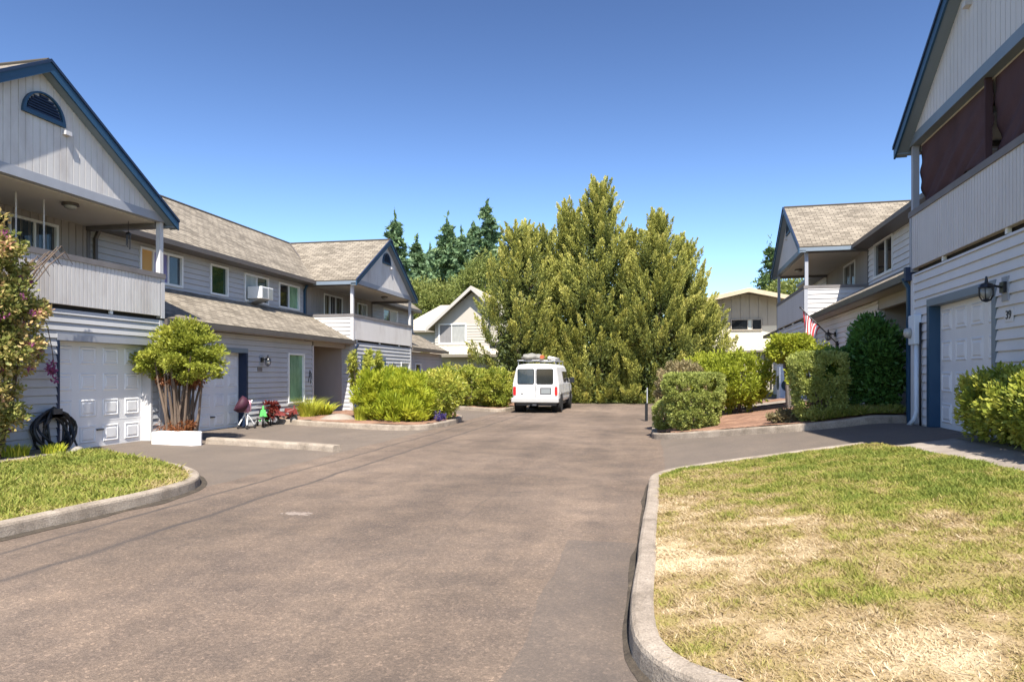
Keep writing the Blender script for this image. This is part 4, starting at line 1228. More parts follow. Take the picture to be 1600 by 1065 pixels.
def crown(lv, c, rad, nclump, clump_r, per, length, width, expo=2.0, shell=0.55, up=0.3, tvar=0.55, t0=0.25, flat=None, squash=1.0, taper=0.0):
    """leaf clumps spread through a superellipsoid volume"""
    c = np.array(c, float); rad = np.array(rad, float)
    d = sph(nclump)
    nrm = (np.abs(d) ** expo).sum(1) ** (1 / expo)
    d = d / nrm[:, None]
    r = rng.uniform(shell, 1.0, nclump) ** 0.7
    cc = d * r[:, None]
    ct = rng.uniform(0, 1, nclump)
    idx = np.repeat(np.arange(nclump), per)
    n = len(idx)
    off = sph(n) * (rng.uniform(0, 1, n) ** 0.5)[:, None] * clump_r * rng.uniform(0.7, 1.3, nclump)[idx][:, None]
    off[:, 2] *= squash
    P = cc[idx] * rad + off
    if flat is not None:
        P[:, 2] = np.minimum(P[:, 2], rad[2] * flat + rng.normal(size=n) * 0.02)
    P[:, :2] *= (1 + taper * np.clip(P[:, 2:3] / rad[2], -1, 1))
    A = unit(off + 1e-6) * 0.7 + sph(n) * 0.6 + unit(cc[idx] + 1e-6) * 0.4 + np.array([0, 0, up])
    tint = t0 + tvar * (0.55 * ct[idx] + 0.45 * rng.uniform(0, 1, n))
    lv.add(P + c, A, length, width, tint)

def stems(mb, base, top, n, spread, r0, tops_spread):
    for k in range(n):
        a = 2 * math.pi * k / n + random.uniform(-0.4, 0.4)
        b0 = Vector(base) + Vector((math.cos(a), math.sin(a), 0)) * spread * random.uniform(0.3, 1)
        t1 = Vector(top) + Vector((math.cos(a), math.sin(a), 0)) * tops_spread * random.uniform(0.3, 1)
        m1 = b0.lerp(t1, 0.35) + Vector((random.uniform(-.05, .05), random.uniform(-.05, .05), 0))
        m2 = b0.lerp(t1, 0.7) + Vector((random.uniform(-.06, .06), random.uniform(-.06, .06), 0))
        mb.tube([b0, m1, m2, t1], [r0, r0 * 0.85, r0 * 0.65, r0 * 0.4], 7)

def shrub(name, label, cat, x, y, rad, mat, nclump, clump_r, per, length, width, zc=None, group=None, expo=2.0, bark='bark', flat=None, extra=None, stem_n=6, **kw):
    z0 = H(x, y) + 0.12
    t = thing(name, (x, y, z0), label, cat, group)
    lv = Leaves()
    cz = z0 + (zc if zc is not None else rad[2])
    crown(lv, (x, y, cz), rad, nclump, clump_r, per, length, width, expo=expo, flat=flat, **kw)
    if extra: extra(lv)
    lv.build('foliage', mat, t)
    mb = MB(); stems(mb, (x, y, z0 - 0.05), (x, y, cz + rad[2] * 0.2), stem_n, min(rad[0], rad[1]) * 0.25, 0.028, min(rad[0], rad[1]) * 0.6)
    mb.build('stem', bark, t)
    return t

# planter tree on the left
def planter_tree():
    x, y = -10.35, 13.75; z0 = 0.12
    t = thing('small_tree', (x, y, z0), 'small multi-stemmed tree with a round yellow green crown behind the white block', 'tree')
    lv = Leaves()
    crown(lv, (x + 0.08, y, 2.12), (0.80, 0.78, 0.62), 85, 0.25, 150, 0.085, 0.04, shell=0.25, up=0.4, squash=0.5)
    crown(lv, (x + 0.5, y - 0.1, 1.75), (0.55, 0.5, 0.34), 26, 0.2, 120, 0.085, 0.04, up=0.1, squash=0.5)
    crown(lv, (x - 0.45, y - 0.2, 1.9), (0.45, 0.4, 0.4), 18, 0.2, 110, 0.085, 0.04, up=0.2, squash=0.5)
    crown(lv, (x + 0.1, y - 0.1, 2.62), (0.5, 0.5, 0.2), 16, 0.16, 100, 0.085, 0.04, up=0.8)
    lv.build('crown', 'leaf_maple', t)
    ld = Leaves()
    crown(ld, (x, y, 1.52), (0.55, 0.5, 0.16), 30, 0.14, 70, 0.09, 0.03, shell=0.2, up=-0.6)
    crown(ld, (x, y - 0.1, 0.42), (0.42, 0.3, 0.22), 26, 0.12, 50, 0.11, 0.02, shell=0.2, up=-0.3)
    ld.build('dead_foliage', 'leaf_dead', t)
    mb = MB(); stems(mb, (x, y, z0 - 0.1), (x + 0.05, y, 2.0), 15, 0.30, 0.034, 0.62)
    stems(mb, (x - 0.05, y, z0 - 0.1), (x - 0.05, y, 1.9), 9, 0.15, 0.04, 0.34)
    mb.build('trunk', 'bark', t)
planter_tree()
bl = MB()
bl.prism([(-10.62, 13.12, 0.02), (-9.62, 13.12, 0.02), (-9.52, 13.30, 0.02), (-9.62, 13.47, 0.02), (-10.62, 13.47, 0.02)], (0, 0, 0), (0, 0, 0.33))
tag(bl.build('planter_block', 'block_white', None, bevel=0.02), 'low white painted block at the foot of the small tree', 'planter block')

# flowering vine at the left edge
def vine():
    x, y = -10.62, 9.3; z0 = 0.14
    t = thing('flowering_vine', (x, y, z0), 'tall flowering climber with violet blooms at the left picture edge', 'vine')
    lv = Leaves(); fl = Leaves()
    for (cx, cy, cz, r, n) in ((-10.55, 9.38, 3.5, (0.35, 0.6, 0.5), 50), (-10.5, 9.50, 2.75, (0.36, 0.80, 0.6), 90), (-10.5, 9.46, 2.05, (0.36, 0.78, 0.5), 74),
                               (-10.55, 9.35, 1.2, (0.36, 0.55, 0.6), 56), (-10.55, 9.1, 0.5, (0.32, 0.42, 0.4), 30), (-10.6, 8.6, 2.0, (0.4, 0.6, 1.6), 80), (-10.6, 9.35, 4.05, (0.2, 0.25, 0.26), 9)):
        crown(lv, (cx, cy, cz), r, n, 0.16, 58, 0.085, 0.05, shell=0.2, up=0.1, t0=0.1, tvar=0.9)
        crown(fl, (cx, cy + 0.06, cz), [q * 1.02 for q in r], max(3, n // 9), 0.07, 22, 0.05, 0.035, shell=0.7, up=0.2)
    crown(fl, (-10.72, 10.72, 1.72), (0.06, 0.1, 0.2), 6, 0.08, 26, 0.06, 0.04)
    lv.build('foliage', 'leaf_vine', t)
    fl.build('flowers', 'petal_violet', t, kind='stuff')
    mb = MB()
    for k in range(14):
        a = rng.uniform(-0.5, 0.5, 8)
        b = Vector((-10.6 + a[0] * 0.3, 9.2 + a[1] * 0.7, 0.1))
        e = Vector((-10.62 + a[2] * 0.3, 9.4 + a[3] * 1.5, rng.uniform(2.4, 4.2)))
        mb.tube([b, b.lerp(e, 0.4) + Vector((0.05, a[4] * 0.3, 0)), b.lerp(e, 0.75) + Vector((0.08, a[5] * 0.3, 0)), e], [0.022, 0.018, 0.012, 0.006], 6)
    # arching canes leaning on the parapet, their shadows fall on it
    for k in range(11):
        q = 9.7 + k * 0.085
        b = Vector((-10.62, q - 0.5, 2.5 + 0.05 * k)); e = Vector((-10.72, q + 0.42, 3.35 + 0.04 * k + random.uniform(0, .3)))
        mb.tube([b, b.lerp(e, 0.5) + Vector((0.05, 0, 0.12)), e, e + Vector((0.02, 0.16, -0.22))], [0.012, 0.011, 0.009, 0.005], 5)
    mb.tube([(-10.72, 10.35, 2.9), (-10.74, 10.6, 2.5), (-10.72, 10.7, 2.0), (-10.72, 10.73, 1.6)], 0.008, 5)
    mb.build('cane', 'bark', t)
vine()
# weedy tufts by the wall
def tuft(name, label, cat, x, y, r, h, n, mat, w_=0.012, z=None, arch=0.5, group=None, t0=0.2, tv=0.7):
    z0 = (H(x, y) + 0.13) if z is None else z
    t = thing(name, (x, y, z0), label, cat, group)
    az = rng.uniform(0, 2 * np.pi, n); rr_ = np.sqrt(rng.uniform(0, 1, n)) * r
    bx_ = x + np.cos(az) * rr_ * 0.6; by_ = y + np.sin(az) * rr_ * 0.6
    hh = h * rng.uniform(0.5, 1.1, n)
    az2 = az + rng.normal(size=n) * 0.8
    lean = hh * arch * rng.uniform(0.2, 1.1, n)
    seg = 4; pts = []
    for k in range(seg + 1):
        f = k / seg
        cx = bx_ + np.cos(az2) * lean * f ** 1.8; cy = by_ + np.sin(az2) * lean * f ** 1.8
        cz = z0 + hh * (f - 0.28 * arch * f ** 3)
        wv = w_ * (1 - f) ** 0.6 * rng.uniform(0.9, 1.1, n)
        sx = -np.sin(az2 + 0.6) * wv; sy = np.cos(az2 + 0.6) * wv
        pts.append(np.stack([cx - sx, cy - sy, cz], 1)); pts.append(np.stack([cx + sx, cy + sy, cz], 1))
    V = np.stack(pts, 1).reshape(-1, 3)
    base = (np.arange(n) * (2 * (seg + 1)))[:, None]
    Fc = np.concatenate([base + np.array([2 * k, 2 * k + 1, 2 * k + 3, 2 * k + 2]) for k in range(seg)])
    tint = np.repeat(np.clip(t0 + tv * rng.uniform(0, 1, n), 0, 1), 2 * (seg + 1))
    npmesh('blades', V, Fc, mat, t, tint)
    return t
tuft('grass_tuft', 'low pale green tuft below the flowering climber, nearest the picture edge', 'grass tuft', -10.55, 9.75, 0.35, 0.25, 220, 'leaf_blade', group='tufts along the left wall')
tuft('grass_tuft', 'low pale green tuft beside the round stone', 'grass tuft', -10.35, 10.35, 0.30, 0.2, 200, 'leaf_blade', group='tufts along the left wall')
st = MB(); st.lathe((-10.12, 10.62, 0.12), (0.1, 0.05, 1), [(0, 0.10), (0.05, 0.125), (0.12, 0.11), (0.17, 0.06), (0.185, 0.01)], 12)
tag(st.build('round_stone', 'stone', None, smooth=True), 'small round stone at the corner of the left garden strip', 'stone')

# coiled hose
def hose():
    t = thing('garden_hose', (-10.85, 10.92, 0.6), 'coiled black hose hung on the wall left of the first garage', 'garden hose')
    mb = MB()
    pts = []
    for k in range(220):
        a = k * 0.30; lay = k / 220
        ry = 0.33 + 0.09 * math.sin(k * 0.23) + 0.05 * math.sin(k * 0.071 + 1)
        rz = 0.34 + 0.08 * math.sin(k * 0.19 + 2) + 0.03 * math.sin(k * 0.057)
        pts.append((-10.93 + 0.05 * math.sin(k * 0.53) + 0.20 * lay * (1 - math.sin(a)) * 0.5, 10.92 + ry * math.cos(a), 0.54 + rz * math.sin(a) * (1 if math.sin(a) > 0 else 1.1)))
    mb.tube(pts, 0.022, 7)
    mb.tube([(-10.86, 11.22, 0.62), (-10.78, 11.27, 0.3), (-10.72, 11.3, 0.14), (-10.6, 11.2, 0.13), (-10.5, 10.9, 0.15)], 0.02, 7)
    mb.build('coil', 'hose_black', t, smooth=True)
    h = MB(); h.box(-11.0, -10.82, 10.82, 11.02, 0.80, 0.86); h.box(-10.86, -10.82, 10.82, 11.02, 0.80, 0.96); h.build('hook', 'dark_steel', t)
hose()

# bushes of the left islands
def cane_bush():
    x, y = -8.75, 20.4; z0 = H(x, y) + 0.13
    t = thing('leafy_cane_plant', (x, y, z0), 'loose tall leafy plant in front of the dark porch', 'plant')
    lv = Leaves(); mb = MB()
    for k in range(12):
        a = rng.uniform(0, 6.28); e = np.array([x + 0.45 * math.cos(a), y + 0.35 * math.sin(a), z0 + rng.uniform(1.1, 1.95)])
        mb.tube([(x + 0.1 * math.cos(a), y + 0.1 * math.sin(a), z0 - 0.05), (x + 0.22 * math.cos(a), y + 0.2 * math.sin(a), z0 + 0.7), tuple(e)], [0.015, 0.012, 0.005], 5)
        crown(lv, e, (0.16, 0.16, 0.30), 10, 0.1, 26, 0.15, 0.035, shell=0.1, up=-0.2, t0=0.35)
    lv.build('foliage', 'leaf_maple', t); mb.build('cane', 'bark', t)
cane_bush()
def big_bush(label, x, y, rx, ry, h, n, mat, lf, wf, arch):
    t = tuft('blade_leaf_bush', label, 'bush', x, y, 1.0, h, 10, mat)
    for o in list(t.children): bpy.data.objects.remove(o)
    z0 = H(x, y) + 0.1
    az = rng.uniform(0, 2 * np.pi, n); r = np.sqrt(rng.uniform(0, 1, n))
    bx_ = x + np.cos(az) * r * rx; by_ = y + np.sin(az) * r * ry
    env = np.sqrt(np.clip(1 - r ** 2.6, 0.04, 1)) * (0.75 + 0.45 * vnoise(bx_, by_, 2.2, 4))
    hh = h * env * rng.uniform(0.55, 1.08, n)
    az2 = az + rng.normal(size=n) * 1.0
    lean = hh * arch * rng.uniform(0.1, 1.0, n) * (0.4 + r)
    seg = 4; pts = []
    for k in range(seg + 1):
        f = k / seg
        cx = bx_ + np.cos(az2) * lean * f ** 1.7; cy = by_ + np.sin(az2) * lean * f ** 1.7
        cz = z0 + hh * (f - 0.25 * arch * f ** 3)
        wv = wf * np.sin(np.pi * (0.12 + 0.88 * (1 - f) * 0.75)) * (1 - f) ** 0.35
        sx = -np.sin(az2 + 0.7) * wv; sy = np.cos(az2 + 0.7) * wv
        pts.append(np.stack([cx - sx, cy - sy, cz], 1)); pts.append(np.stack([cx + sx, cy + sy, cz], 1))
    V = np.stack(pts, 1).reshape(-1, 3)
    base = (np.arange(n) * (2 * (seg + 1)))[:, None]
    Fc = np.concatenate([base + np.array([2 * k, 2 * k + 1, 2 * k + 3, 2 * k + 2]) for k in range(seg)])
    tb = np.clip(0.15 + 0.55 * rng.uniform(0, 1, n), 0, 1)
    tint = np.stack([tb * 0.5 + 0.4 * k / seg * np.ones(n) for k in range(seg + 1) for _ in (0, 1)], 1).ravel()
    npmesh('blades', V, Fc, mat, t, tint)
    return t
def lf_extra(lv):
    crown(lv, (-8.25, 20.2, 1.0), (0.75, 0.8, 0.75), 70, 0.2, 90, 0.20, 0.035, shell=0.4, up=0.7, expo=2.6)
    crown(lv, (-7.5, 20.0, 0.55), (0.9, 0.7, 0.5), 60, 0.2, 90, 0.24, 0.035, shell=0.4, up=0.9, expo=2.6)
shrub('bush', 'large bright yellow green bush of narrow upright leaves on the left island', 'bush', -7.75, 20.6, (1.15, 1.0, 0.80), 'leaf_blade', 190, 0.18, 105, 0.17, 0.035, expo=2.8, up=0.5, shell=0.4, extra=lf_extra, t0=0.15, tvar=0.75)
shrub('bush', 'rounded yellow green bush at the right end of the left island beside the bladed bush', 'bush', -6.75, 21.6, (0.85, 0.9, 0.80), 'leaf_laurel', 110, 0.2, 90, 0.10, 0.045, t0=0.25)
tuft('yellow_plant', 'small yellowish plant at the left foot of the large bladed bush', 'plant', -8.55, 19.6, 0.3, 0.55, 260, 'leaf_yellow', 0.02)
shrub('flower_clump', 'small clump of blue violet flowers at the right tip of the left island', 'flowers', -6.35, 20.5, (0.17, 0.2, 0.15), 'petal_blue', 14, 0.09, 40, 0.05, 0.03, stem_n=4)
for (x, y, rx, rz, lab) in ((-8.1, 30.4, 1.0, 0.9, 'broad rounded hedge bush on the far left island, left of its two'), (-6.75, 30.0, 0.85, 0.88, 'broad rounded hedge bush on the far left island, next to the white van')):
    shrub('hedge_bush', lab, 'bush', x, y, (rx, 0.95, rz), 'leaf_laurel', 170, 0.2, 100, 0.12, 0.05, group='bushes on the far left island', t0=0.2, expo=2.6)
shrub('hedge_bush', 'far rounded bush at the left wall behind the bladed bush', 'bush', -9.4, 31.0, (0.9, 0.9, 0.9), 'leaf_laurel', 130, 0.24, 80, 0.13, 0.06, group='bushes on the far left island', t0=0.1)
tuft('ornamental_grass', 'feathery pale yellow grass below the tall green window', 'plant', -10.9, 20.75, 0.42, 0.95, 520, 'leaf_yellow', 0.010, z=0.10, arch=0.7, t0=0.3)
tuft('leafy_plant', 'low leafy green plant at the porch post', 'plant', -10.75, 21.6, 0.3, 0.7, 200, 'leaf_blade', 0.03, z=0.10, arch=0.8, t0=0.3)
mm = MB(); mm.lathe((-9.5, 20.0, 0.16), (0, 0, 1), [(-0.1, 0.62), (0.04, 0.58), (0.14, 0.40), (0.20, 0.18), (0.215, 0.02)], 24)
tag(mm.build('bark_mound', 'walk_concrete', None, smooth=True), 'low mound of pale bark beside the porch plant', 'mound')
mm = MB(); mm.prism([(-11.0, 19.25, 0.1), (-10.35, 19.3, 0.1), (-10.35, 19.55, 0.1), (-11.0, 19.5, 0.1)], (0, 0, 0), (0, 0, 0.07))
tag(mm.build('stepping_slab', 'copper_patio', None), 'reddish paving slab by the toys at the left wall', 'paving slab')

# right island shrubs
shrub('clipped_hedge', 'large clipped hedge block with a flat top on the right island corner', 'hedge', 1.12, 17.1, (0.66, 0.60, 0.70), 'leaf_hedge', 620, 0.085, 70, 0.055, 0.03, expo=4.5, shell=0.82, flat=0.92, t0=0.25, up=0.15, stem_n=8, taper=0.17)
shrub('clipped_bush', 'small clipped bush left of the large clipped hedge', 'bush', 0.48, 18.0, (0.30, 0.35, 0.36), 'leaf_hedge', 130, 0.08, 60, 0.05, 0.028, expo=3, shell=0.8)
shrub('clipped_bush', 'brownish rounded bush behind the large clipped hedge', 'bush', 1.0, 19.8, (0.72, 0.65, 0.78), 'leaf_brown', 220, 0.12, 70, 0.07, 0.035, zc=0.92, expo=2.6, shell=0.7)
shrub('yellow_bush', 'large glowing yellow green bush in the middle of the right island', 'bush', 2.45, 20.0, (0.98, 0.8, 0.80), 'leaf_yellow', 130, 0.2, 110, 0.10, 0.045, zc=0.95, t0=0.15, up=0.4, taper=0.15)
shrub('yellow_bush', 'small yellow green bush beyond the brownish clipped bush', 'bush', 1.75, 22.8, (0.6, 0.6, 0.8), 'leaf_yellow', 70, 0.2, 80, 0.10, 0.045, zc=1.2)
def topiary():
    x, y = 3.75, 19.3; z0 = H(x, y) + 0.13
    t = thing('topiary_tree', (x, y, z0), 'small clipped tree with a flat round head on a bare dark trunk', 'tree')
    lv = Leaves()
    crown(lv, (x, y, z0 + 1.62), (0.56, 0.56, 0.36), 150, 0.13, 80, 0.075, 0.04, expo=3, shell=0.6, flat=0.95)
    crown(lv, (x + 0.3, y, z0 + 1.5), (0.34, 0.4, 0.4), 50, 0.12, 70, 0.075, 0.04, t0=0.0)
    lv.build('crown', 'leaf_yellow', t)
    mb = MB()
    stems(mb, (x, y, z0 - 0.1), (x, y, z0 + 1.6), 5, 0.08, 0.05, 0.34)
    mb.tube([(x, y, z0 - 0.1), (x + 0.03, y, z0 + 0.5), (x - 0.02, y, z0 + 1.0), (x, y, z0 + 1.5)], [0.08, 0.07, 0.065, 0.05], 9)
    mb.build('trunk', 'bark_grey', t)
topiary()
shrub('clipped_hedge', 'tall square clipped hedge below the flag, bleached and sparse', 'hedge', 3.52, 15.2, (0.50, 0.48, 0.72), 'leaf_hedge', 430, 0.09, 66, 0.055, 0.03, expo=5, shell=0.8, flat=0.95, t0=0.3, taper=0.12)
shrub('clipped_hedge', 'darker narrow clipped hedge tucked behind the right end of the square hedge', 'hedge', 4.08, 15.75, (0.32, 0.45, 0.72), 'leaf_dark', 190, 0.09, 60, 0.06, 0.032, expo=4, shell=0.8, t0=0.2)
shrub('yellow_bush', 'yellow green shrub rising behind the square clipped hedge', 'bush', 3.95, 17.2, (0.62, 0.5, 0.6), 'leaf_yellow', 90, 0.17, 80, 0.09, 0.04, zc=0.98)
shrub('dark_shrub', 'tall dark glossy shrub in front of the right porch', 'bush', 4.72, 15.5, (0.50, 0.62, 0.98), 'leaf_dark', 170, 0.2, 90, 0.12, 0.06, zc=1.05, t0=0.1, up=0.3, shell=0.35)
shrub('low_plant', 'low dark brownish plant at the front of the right mulch bed', 'plant', 3.0, 15.55, (0.42, 0.2, 0.13), 'leaf_brown', 46, 0.1, 46, 0.07, 0.03, t0=0.0, stem_n=3)
shrub('laurel_bush', 'dense yellow green bush against the near right wall', 'bush', 4.52, 8.9, (0.42, 1.75, 0.44), 'leaf_laurel', 420, 0.13, 80, 0.075, 0.036, expo=3.2, shell=0.5, t0=0.15, up=0.35, stem_n=10)

# ------------------------------------------------------------------ trees
def plume_tree(label, x, y, Ht, Rb, nplume, seed, skirt=0.05, topw=0.16, lean=(0, 0), per=210):
    t = thing('conifer_tree', (x, y, 0), label, 'conifer', 'conifers at the end of the lane')
    lv = Leaves()
    f = rng.uniform(0, 1, nplume) ** 1.1
    az = rng.uniform(0, 2 * np.pi, nplume)
    pf = lambda f_: (1 - f_ ** 1.6) ** 1.05 * (1 - topw) + topw * (1 - f_) ** 0.3
    prof = pf(f) * (0.66 + 0.68 * vnoise(az * 1.7 + seed * 10, f * 6, 1.0, seed))
    rr_ = Rb * prof * np.sqrt(rng.uniform(0.5, 1.0, nplume))
    Lp = rng.uniform(0.9, 1.75, nplume) * np.interp(f, [0.75, 1.0], [1.0, 0.8])
    out = np.stack([np.cos(az), np.sin(az), np.zeros(nplume)], 1)
    base = np.stack([x + out[:, 0] * rr_, y + out[:, 1] * rr_, skirt * Ht + f * Ht * (1 - skirt) - Lp * 0.75], 1)
    base[:, 2] = np.maximum(base[:, 2], 0.02)
    upw = np.interp(f, [0, 0.2, 1], [0.50, 0.80, 1.6])
    ax = unit(out * rng.uniform(0.3, 1.1, nplume)[:, None] + np.array([0, 0, 1]) * upw[:, None] + rng.normal(size=(nplume, 3)) * 0.20)
    idx = np.repeat(np.arange(nplume), per); n = len(idx)
    tt = rng.uniform(0, 1, n) ** 0.9
    wd = 0.33 * rng.uniform(0.7, 1.3, nplume)[idx] * np.interp(tt, [0, 0.25, 0.6, 0.85, 1.0], [0.45, 1.0, 0.80, 0.45, 0.08]) * np.interp(f[idx], [0.6, 1.0], [1.0, 0.75])
    rad = sph(n) * (wd * np.sqrt(rng.uniform(0.05, 1, n)))[:, None]
    P = base[idx] + ax[idx] * (tt * Lp[idx])[:, None] + rad
    P[:, 2] = np.maximum(P[:, 2] + 0.10 * tt ** 2 * Lp[idx], 0.05)
    A = ax[idx] * 0.9 + np.array([0, 0, 0.4]) + unit(rad + 1e-6) * 0.7 + rng.normal(size=(n, 3)) * 0.2
    pt = rng.uniform(0, 1, nplume)
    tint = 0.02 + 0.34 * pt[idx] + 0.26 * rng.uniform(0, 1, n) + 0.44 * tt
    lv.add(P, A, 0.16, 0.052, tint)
    # inner needle fill, tinted dark to paint the shade inside the crown
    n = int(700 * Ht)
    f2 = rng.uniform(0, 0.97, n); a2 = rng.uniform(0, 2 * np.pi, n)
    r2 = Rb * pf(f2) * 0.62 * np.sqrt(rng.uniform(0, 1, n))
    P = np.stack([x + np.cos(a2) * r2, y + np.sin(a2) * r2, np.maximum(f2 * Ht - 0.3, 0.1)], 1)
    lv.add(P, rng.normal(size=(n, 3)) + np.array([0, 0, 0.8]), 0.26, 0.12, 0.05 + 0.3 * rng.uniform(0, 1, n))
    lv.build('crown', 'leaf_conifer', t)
    mb = MB()
    mb.tube([(x, y, -0.2), (x + lean[0] * .2, y + lean[1] * .2, Ht * 0.25), (x + lean[0] * .5, y + lean[1] * .5, Ht * 0.55), (x + lean[0], y + lean[1], Ht * 0.95)], [0.26, 0.20, 0.13, 0.02], 10)
    for k in range(34):
        i = rng.integers(nplume)
        zf = max(0.15, base[i, 2] - rr_[i] * 0.45)
        mb.tube([(x + lean[0] * zf / Ht, y + lean[1] * zf / Ht, zf), tuple(base[i] * 0.6 + np.array([x, y, base[i, 2] - 0.25]) * 0.4), tuple(base[i] + ax[i] * 0.3)], [0.055, 0.04, 0.015], 6)
    mb.build('trunk', 'bark', t)
    return t
# (pixel, depth) -> ground point
def at(px, dep):
    X = (px - 800) / F * dep
    return X * math.cos(YAW) - dep * math.sin(YAW), X * math.sin(YAW) + dep * math.cos(YAW)
for (px, dep, Ht, Rb, npl, lab, sk) in (
        (812, 40.0, 10.7, 2.7, 322, 'leftmost conifer of the end row, just left above the van', 0.02),
        (852, 43.5, 10.9, 2.6, 260, 'conifer behind the van, half hidden between the leftmost and the broad one', 0.02),
        (890, 41.5, 12.0, 2.9, 334, 'broad conifer rising behind the white van', 0.02),
        (936, 40.0, 12.9, 2.9, 384, 'tallest plumed conifer in the middle of the end row', 0.0),
        (985, 41.5, 10.3, 2.8, 310, 'conifer filling the gap between the tallest one and the one with the split top', 0.0),
        (1030, 39.0, 10.9, 2.6, 322, 'split-topped conifer right of the tallest one', 0.02),
        (1068, 40.5, 9.7, 2.3, 235, 'slim conifer leaning out beside the split-topped one', 0.0),
        (1090, 39.5, 6.2, 2.1, 161, 'lowest spreading conifer at the right end of the row', 0.0)):
    x, y = at(px, dep)
    plume_tree(lab, x, y, Ht, Rb, npl, px % 17, sk)

def fir_tree(name, label, x, y, Ht, Rb, mat, cat='fir tree', group='dark firs beyond the left houses', ntier=46, per=64, leafl=0.85, start=0.08, sparse=1.0):
    t = thing(name, (x, y, 0), label, cat, group)
    lv = Leaves(); mb = MB()
    mb.tube([(x, y, -0.3), (x, y, Ht * 0.5), (x, y, Ht * 0.985)], [Ht * 0.018, Ht * 0.011, 0.03], 8)
    Ps = []; As = []; Ts = []
    for k in range(ntier):
        f = start + (1 - start) * (k / ntier) ** 0.95
        r0 = 1.55 * Rb * (1 - f) ** 0.78 * rng.uniform(0.6, 1.2) + 0.4
        nb = int(6 + 5 * (1 - f))
        for j in range(nb):
            if rng.uniform() > sparse: continue
            a = rng.uniform(0, 2 * math.pi); L_ = r0 * rng.uniform(0.6, 1.15)
            o = np.array([math.cos(a), math.sin(a), 0]); z = f * Ht
            m = int(per * (0.35 + 0.65 * L_ / max(Rb, 0.1)))
            s = rng.uniform(0.08, 1, m)
            P = np.array([x, y, z]) + o * (s * L_)[:, None] + np.array([0, 0, 1]) * ((0.10 * s - 0.30 * s ** 2) * L_)[:, None] + rng.normal(size=(m, 3)) * np.array([0.16, 0.16, 0.12]) * (0.5 + L_ * 0.22)
            Ps.append(P); As.append(np.tile(o, (m, 1)) * 0.8 + rng.normal(size=(m, 3)) * 0.55 + np.array([0, 0, 0.12])); Ts.append(0.15 + 0.45 * rng.uniform() + 0.35 * rng.uniform(0, 1, m))
            if j < 2: mb.tube([(x, y, z), tuple(np.array([x, y, z]) + o * L_ * 0.9 - np.array([0, 0, 0.15 * L_]))], [0.05, 0.015], 4)
    m = 26
    Ps.append(np.array([x, y, Ht]) + rng.normal(size=(m, 3)) * np.array([0.08, 0.08, 0.5])); As.append(np.tile(np.array([0, 0, 1.0]), (m, 1)) + rng.normal(size=(m, 3)) * 0.4); Ts.append(rng.uniform(0.2, 0.7, m))
    lv.add(np.concatenate(Ps), np.concatenate(As), leafl, leafl * 0.36, np.concatenate(Ts))
    lv.build('crown', mat, t); mb.build('trunk', 'bark_grey', t)
for (px, py, dep, Rb, lab, sp) in (
        (617, 345, 84, 3.4, 'narrow dark fir just right of the far left gable', 1),
        (651, 380, 88, 3.2, 'shorter dark fir second from the left gable', 1),
        (699, 350, 84, 4.4, 'broad dark fir in the middle of the group behind the white house', 1),
        (722, 368, 92, 3.6, 'dark fir leaning close to the right of the broad one', 1),
        (761, 321, 86, 4.6, 'tallest dark fir with a ragged top left of the conifer row', 0.8),
        (740, 352, 96, 3.8, 'thin dark fir between the broad fir and the tallest one', 0.9),
        (672, 392, 98, 4.0, 'low dark fir filling the gap behind the broad one', 1)):
    x, y = at(px, dep)
    fir_tree('fir_tree', lab, x, y, EYE + (VY - py) / F * dep, Rb, 'leaf_fir', sparse=sp)

def broad_tree(label, x, y, Ht, R, mat='leaf_broad', n=170, group='pale broadleaf trees beyond the houses', zlow=0.3, per=80, leafl=0.30):
    t = thing('broadleaf_tree', (x, y, 0), label, 'tree', group)
    lv = Leaves()
    hc = Ht * (1 + zlow) / 2
    crown(lv, (x, y, hc), (R, R, Ht * (1 - zlow) / 2), n, R * 0.26, per, leafl, leafl * 0.5, shell=0.45, expo=2.2, t0=0.1, tvar=0.8, up=0.1)
    lv.build('crown', mat, t)
    mb = MB(); mb.tube([(x, y, -0.3), (x + 0.1, y, Ht * zlow), (x, y, Ht * 0.8)], [Ht * 0.022, Ht * 0.017, 0.05], 9)
    for k in range(9):
        a = rng.uniform(0, 6.28); z = Ht * rng.uniform(zlow * 0.8, 0.6)
        mb.tube([(x, y, z), (x + R * 0.4 * math.cos(a), y + R * 0.4 * math.sin(a), z + Ht * 0.12), (x + R * 0.75 * math.cos(a), y + R * 0.75 * math.sin(a), z + Ht * 0.2)], [Ht * 0.009, Ht * 0.006, 0.02], 6)
    mb.build('trunk', 'bark_grey', t)
for (px, py, dep, R, lab) in (
        (690, 437, 72, 4.0, 'pale green rounded tree above the roof of the white house'),
        (652, 440, 70, 3.2, 'pale green tree between the left gable and the white house'),
        (758, 398, 66, 3.0, 'grey green rounded tree left of the conifer row, above the white house'),
        (730, 432, 74, 3.4, 'pale green tree behind the peak of the white house'),
        (1246, 432, 62, 3.2, 'green tree seen through the far right balcony')):
    x, y = at(px, dep)
    broad_tree(lab, x, y, EYE + (VY - py) / F * dep, R)
x, y = at(1203, 66)
fir_tree('cypress_tree', 'single upright green tree behind the tan house at the right gable', x, y, EYE + (VY - 384) / F * 66, 2.3, 'leaf_fir_pale', cat='tree', group=None, ntier=34, per=46, leafl=0.42)
x, y = at(662, 52)
shrub('far_bush', 'small green bush beside the white house garage', 'bush', x, y, (0.5, 0.6, 1.6), 'leaf_broad', 50, 0.3, 60, 0.2, 0.1)
x, y = at(1178, 44)
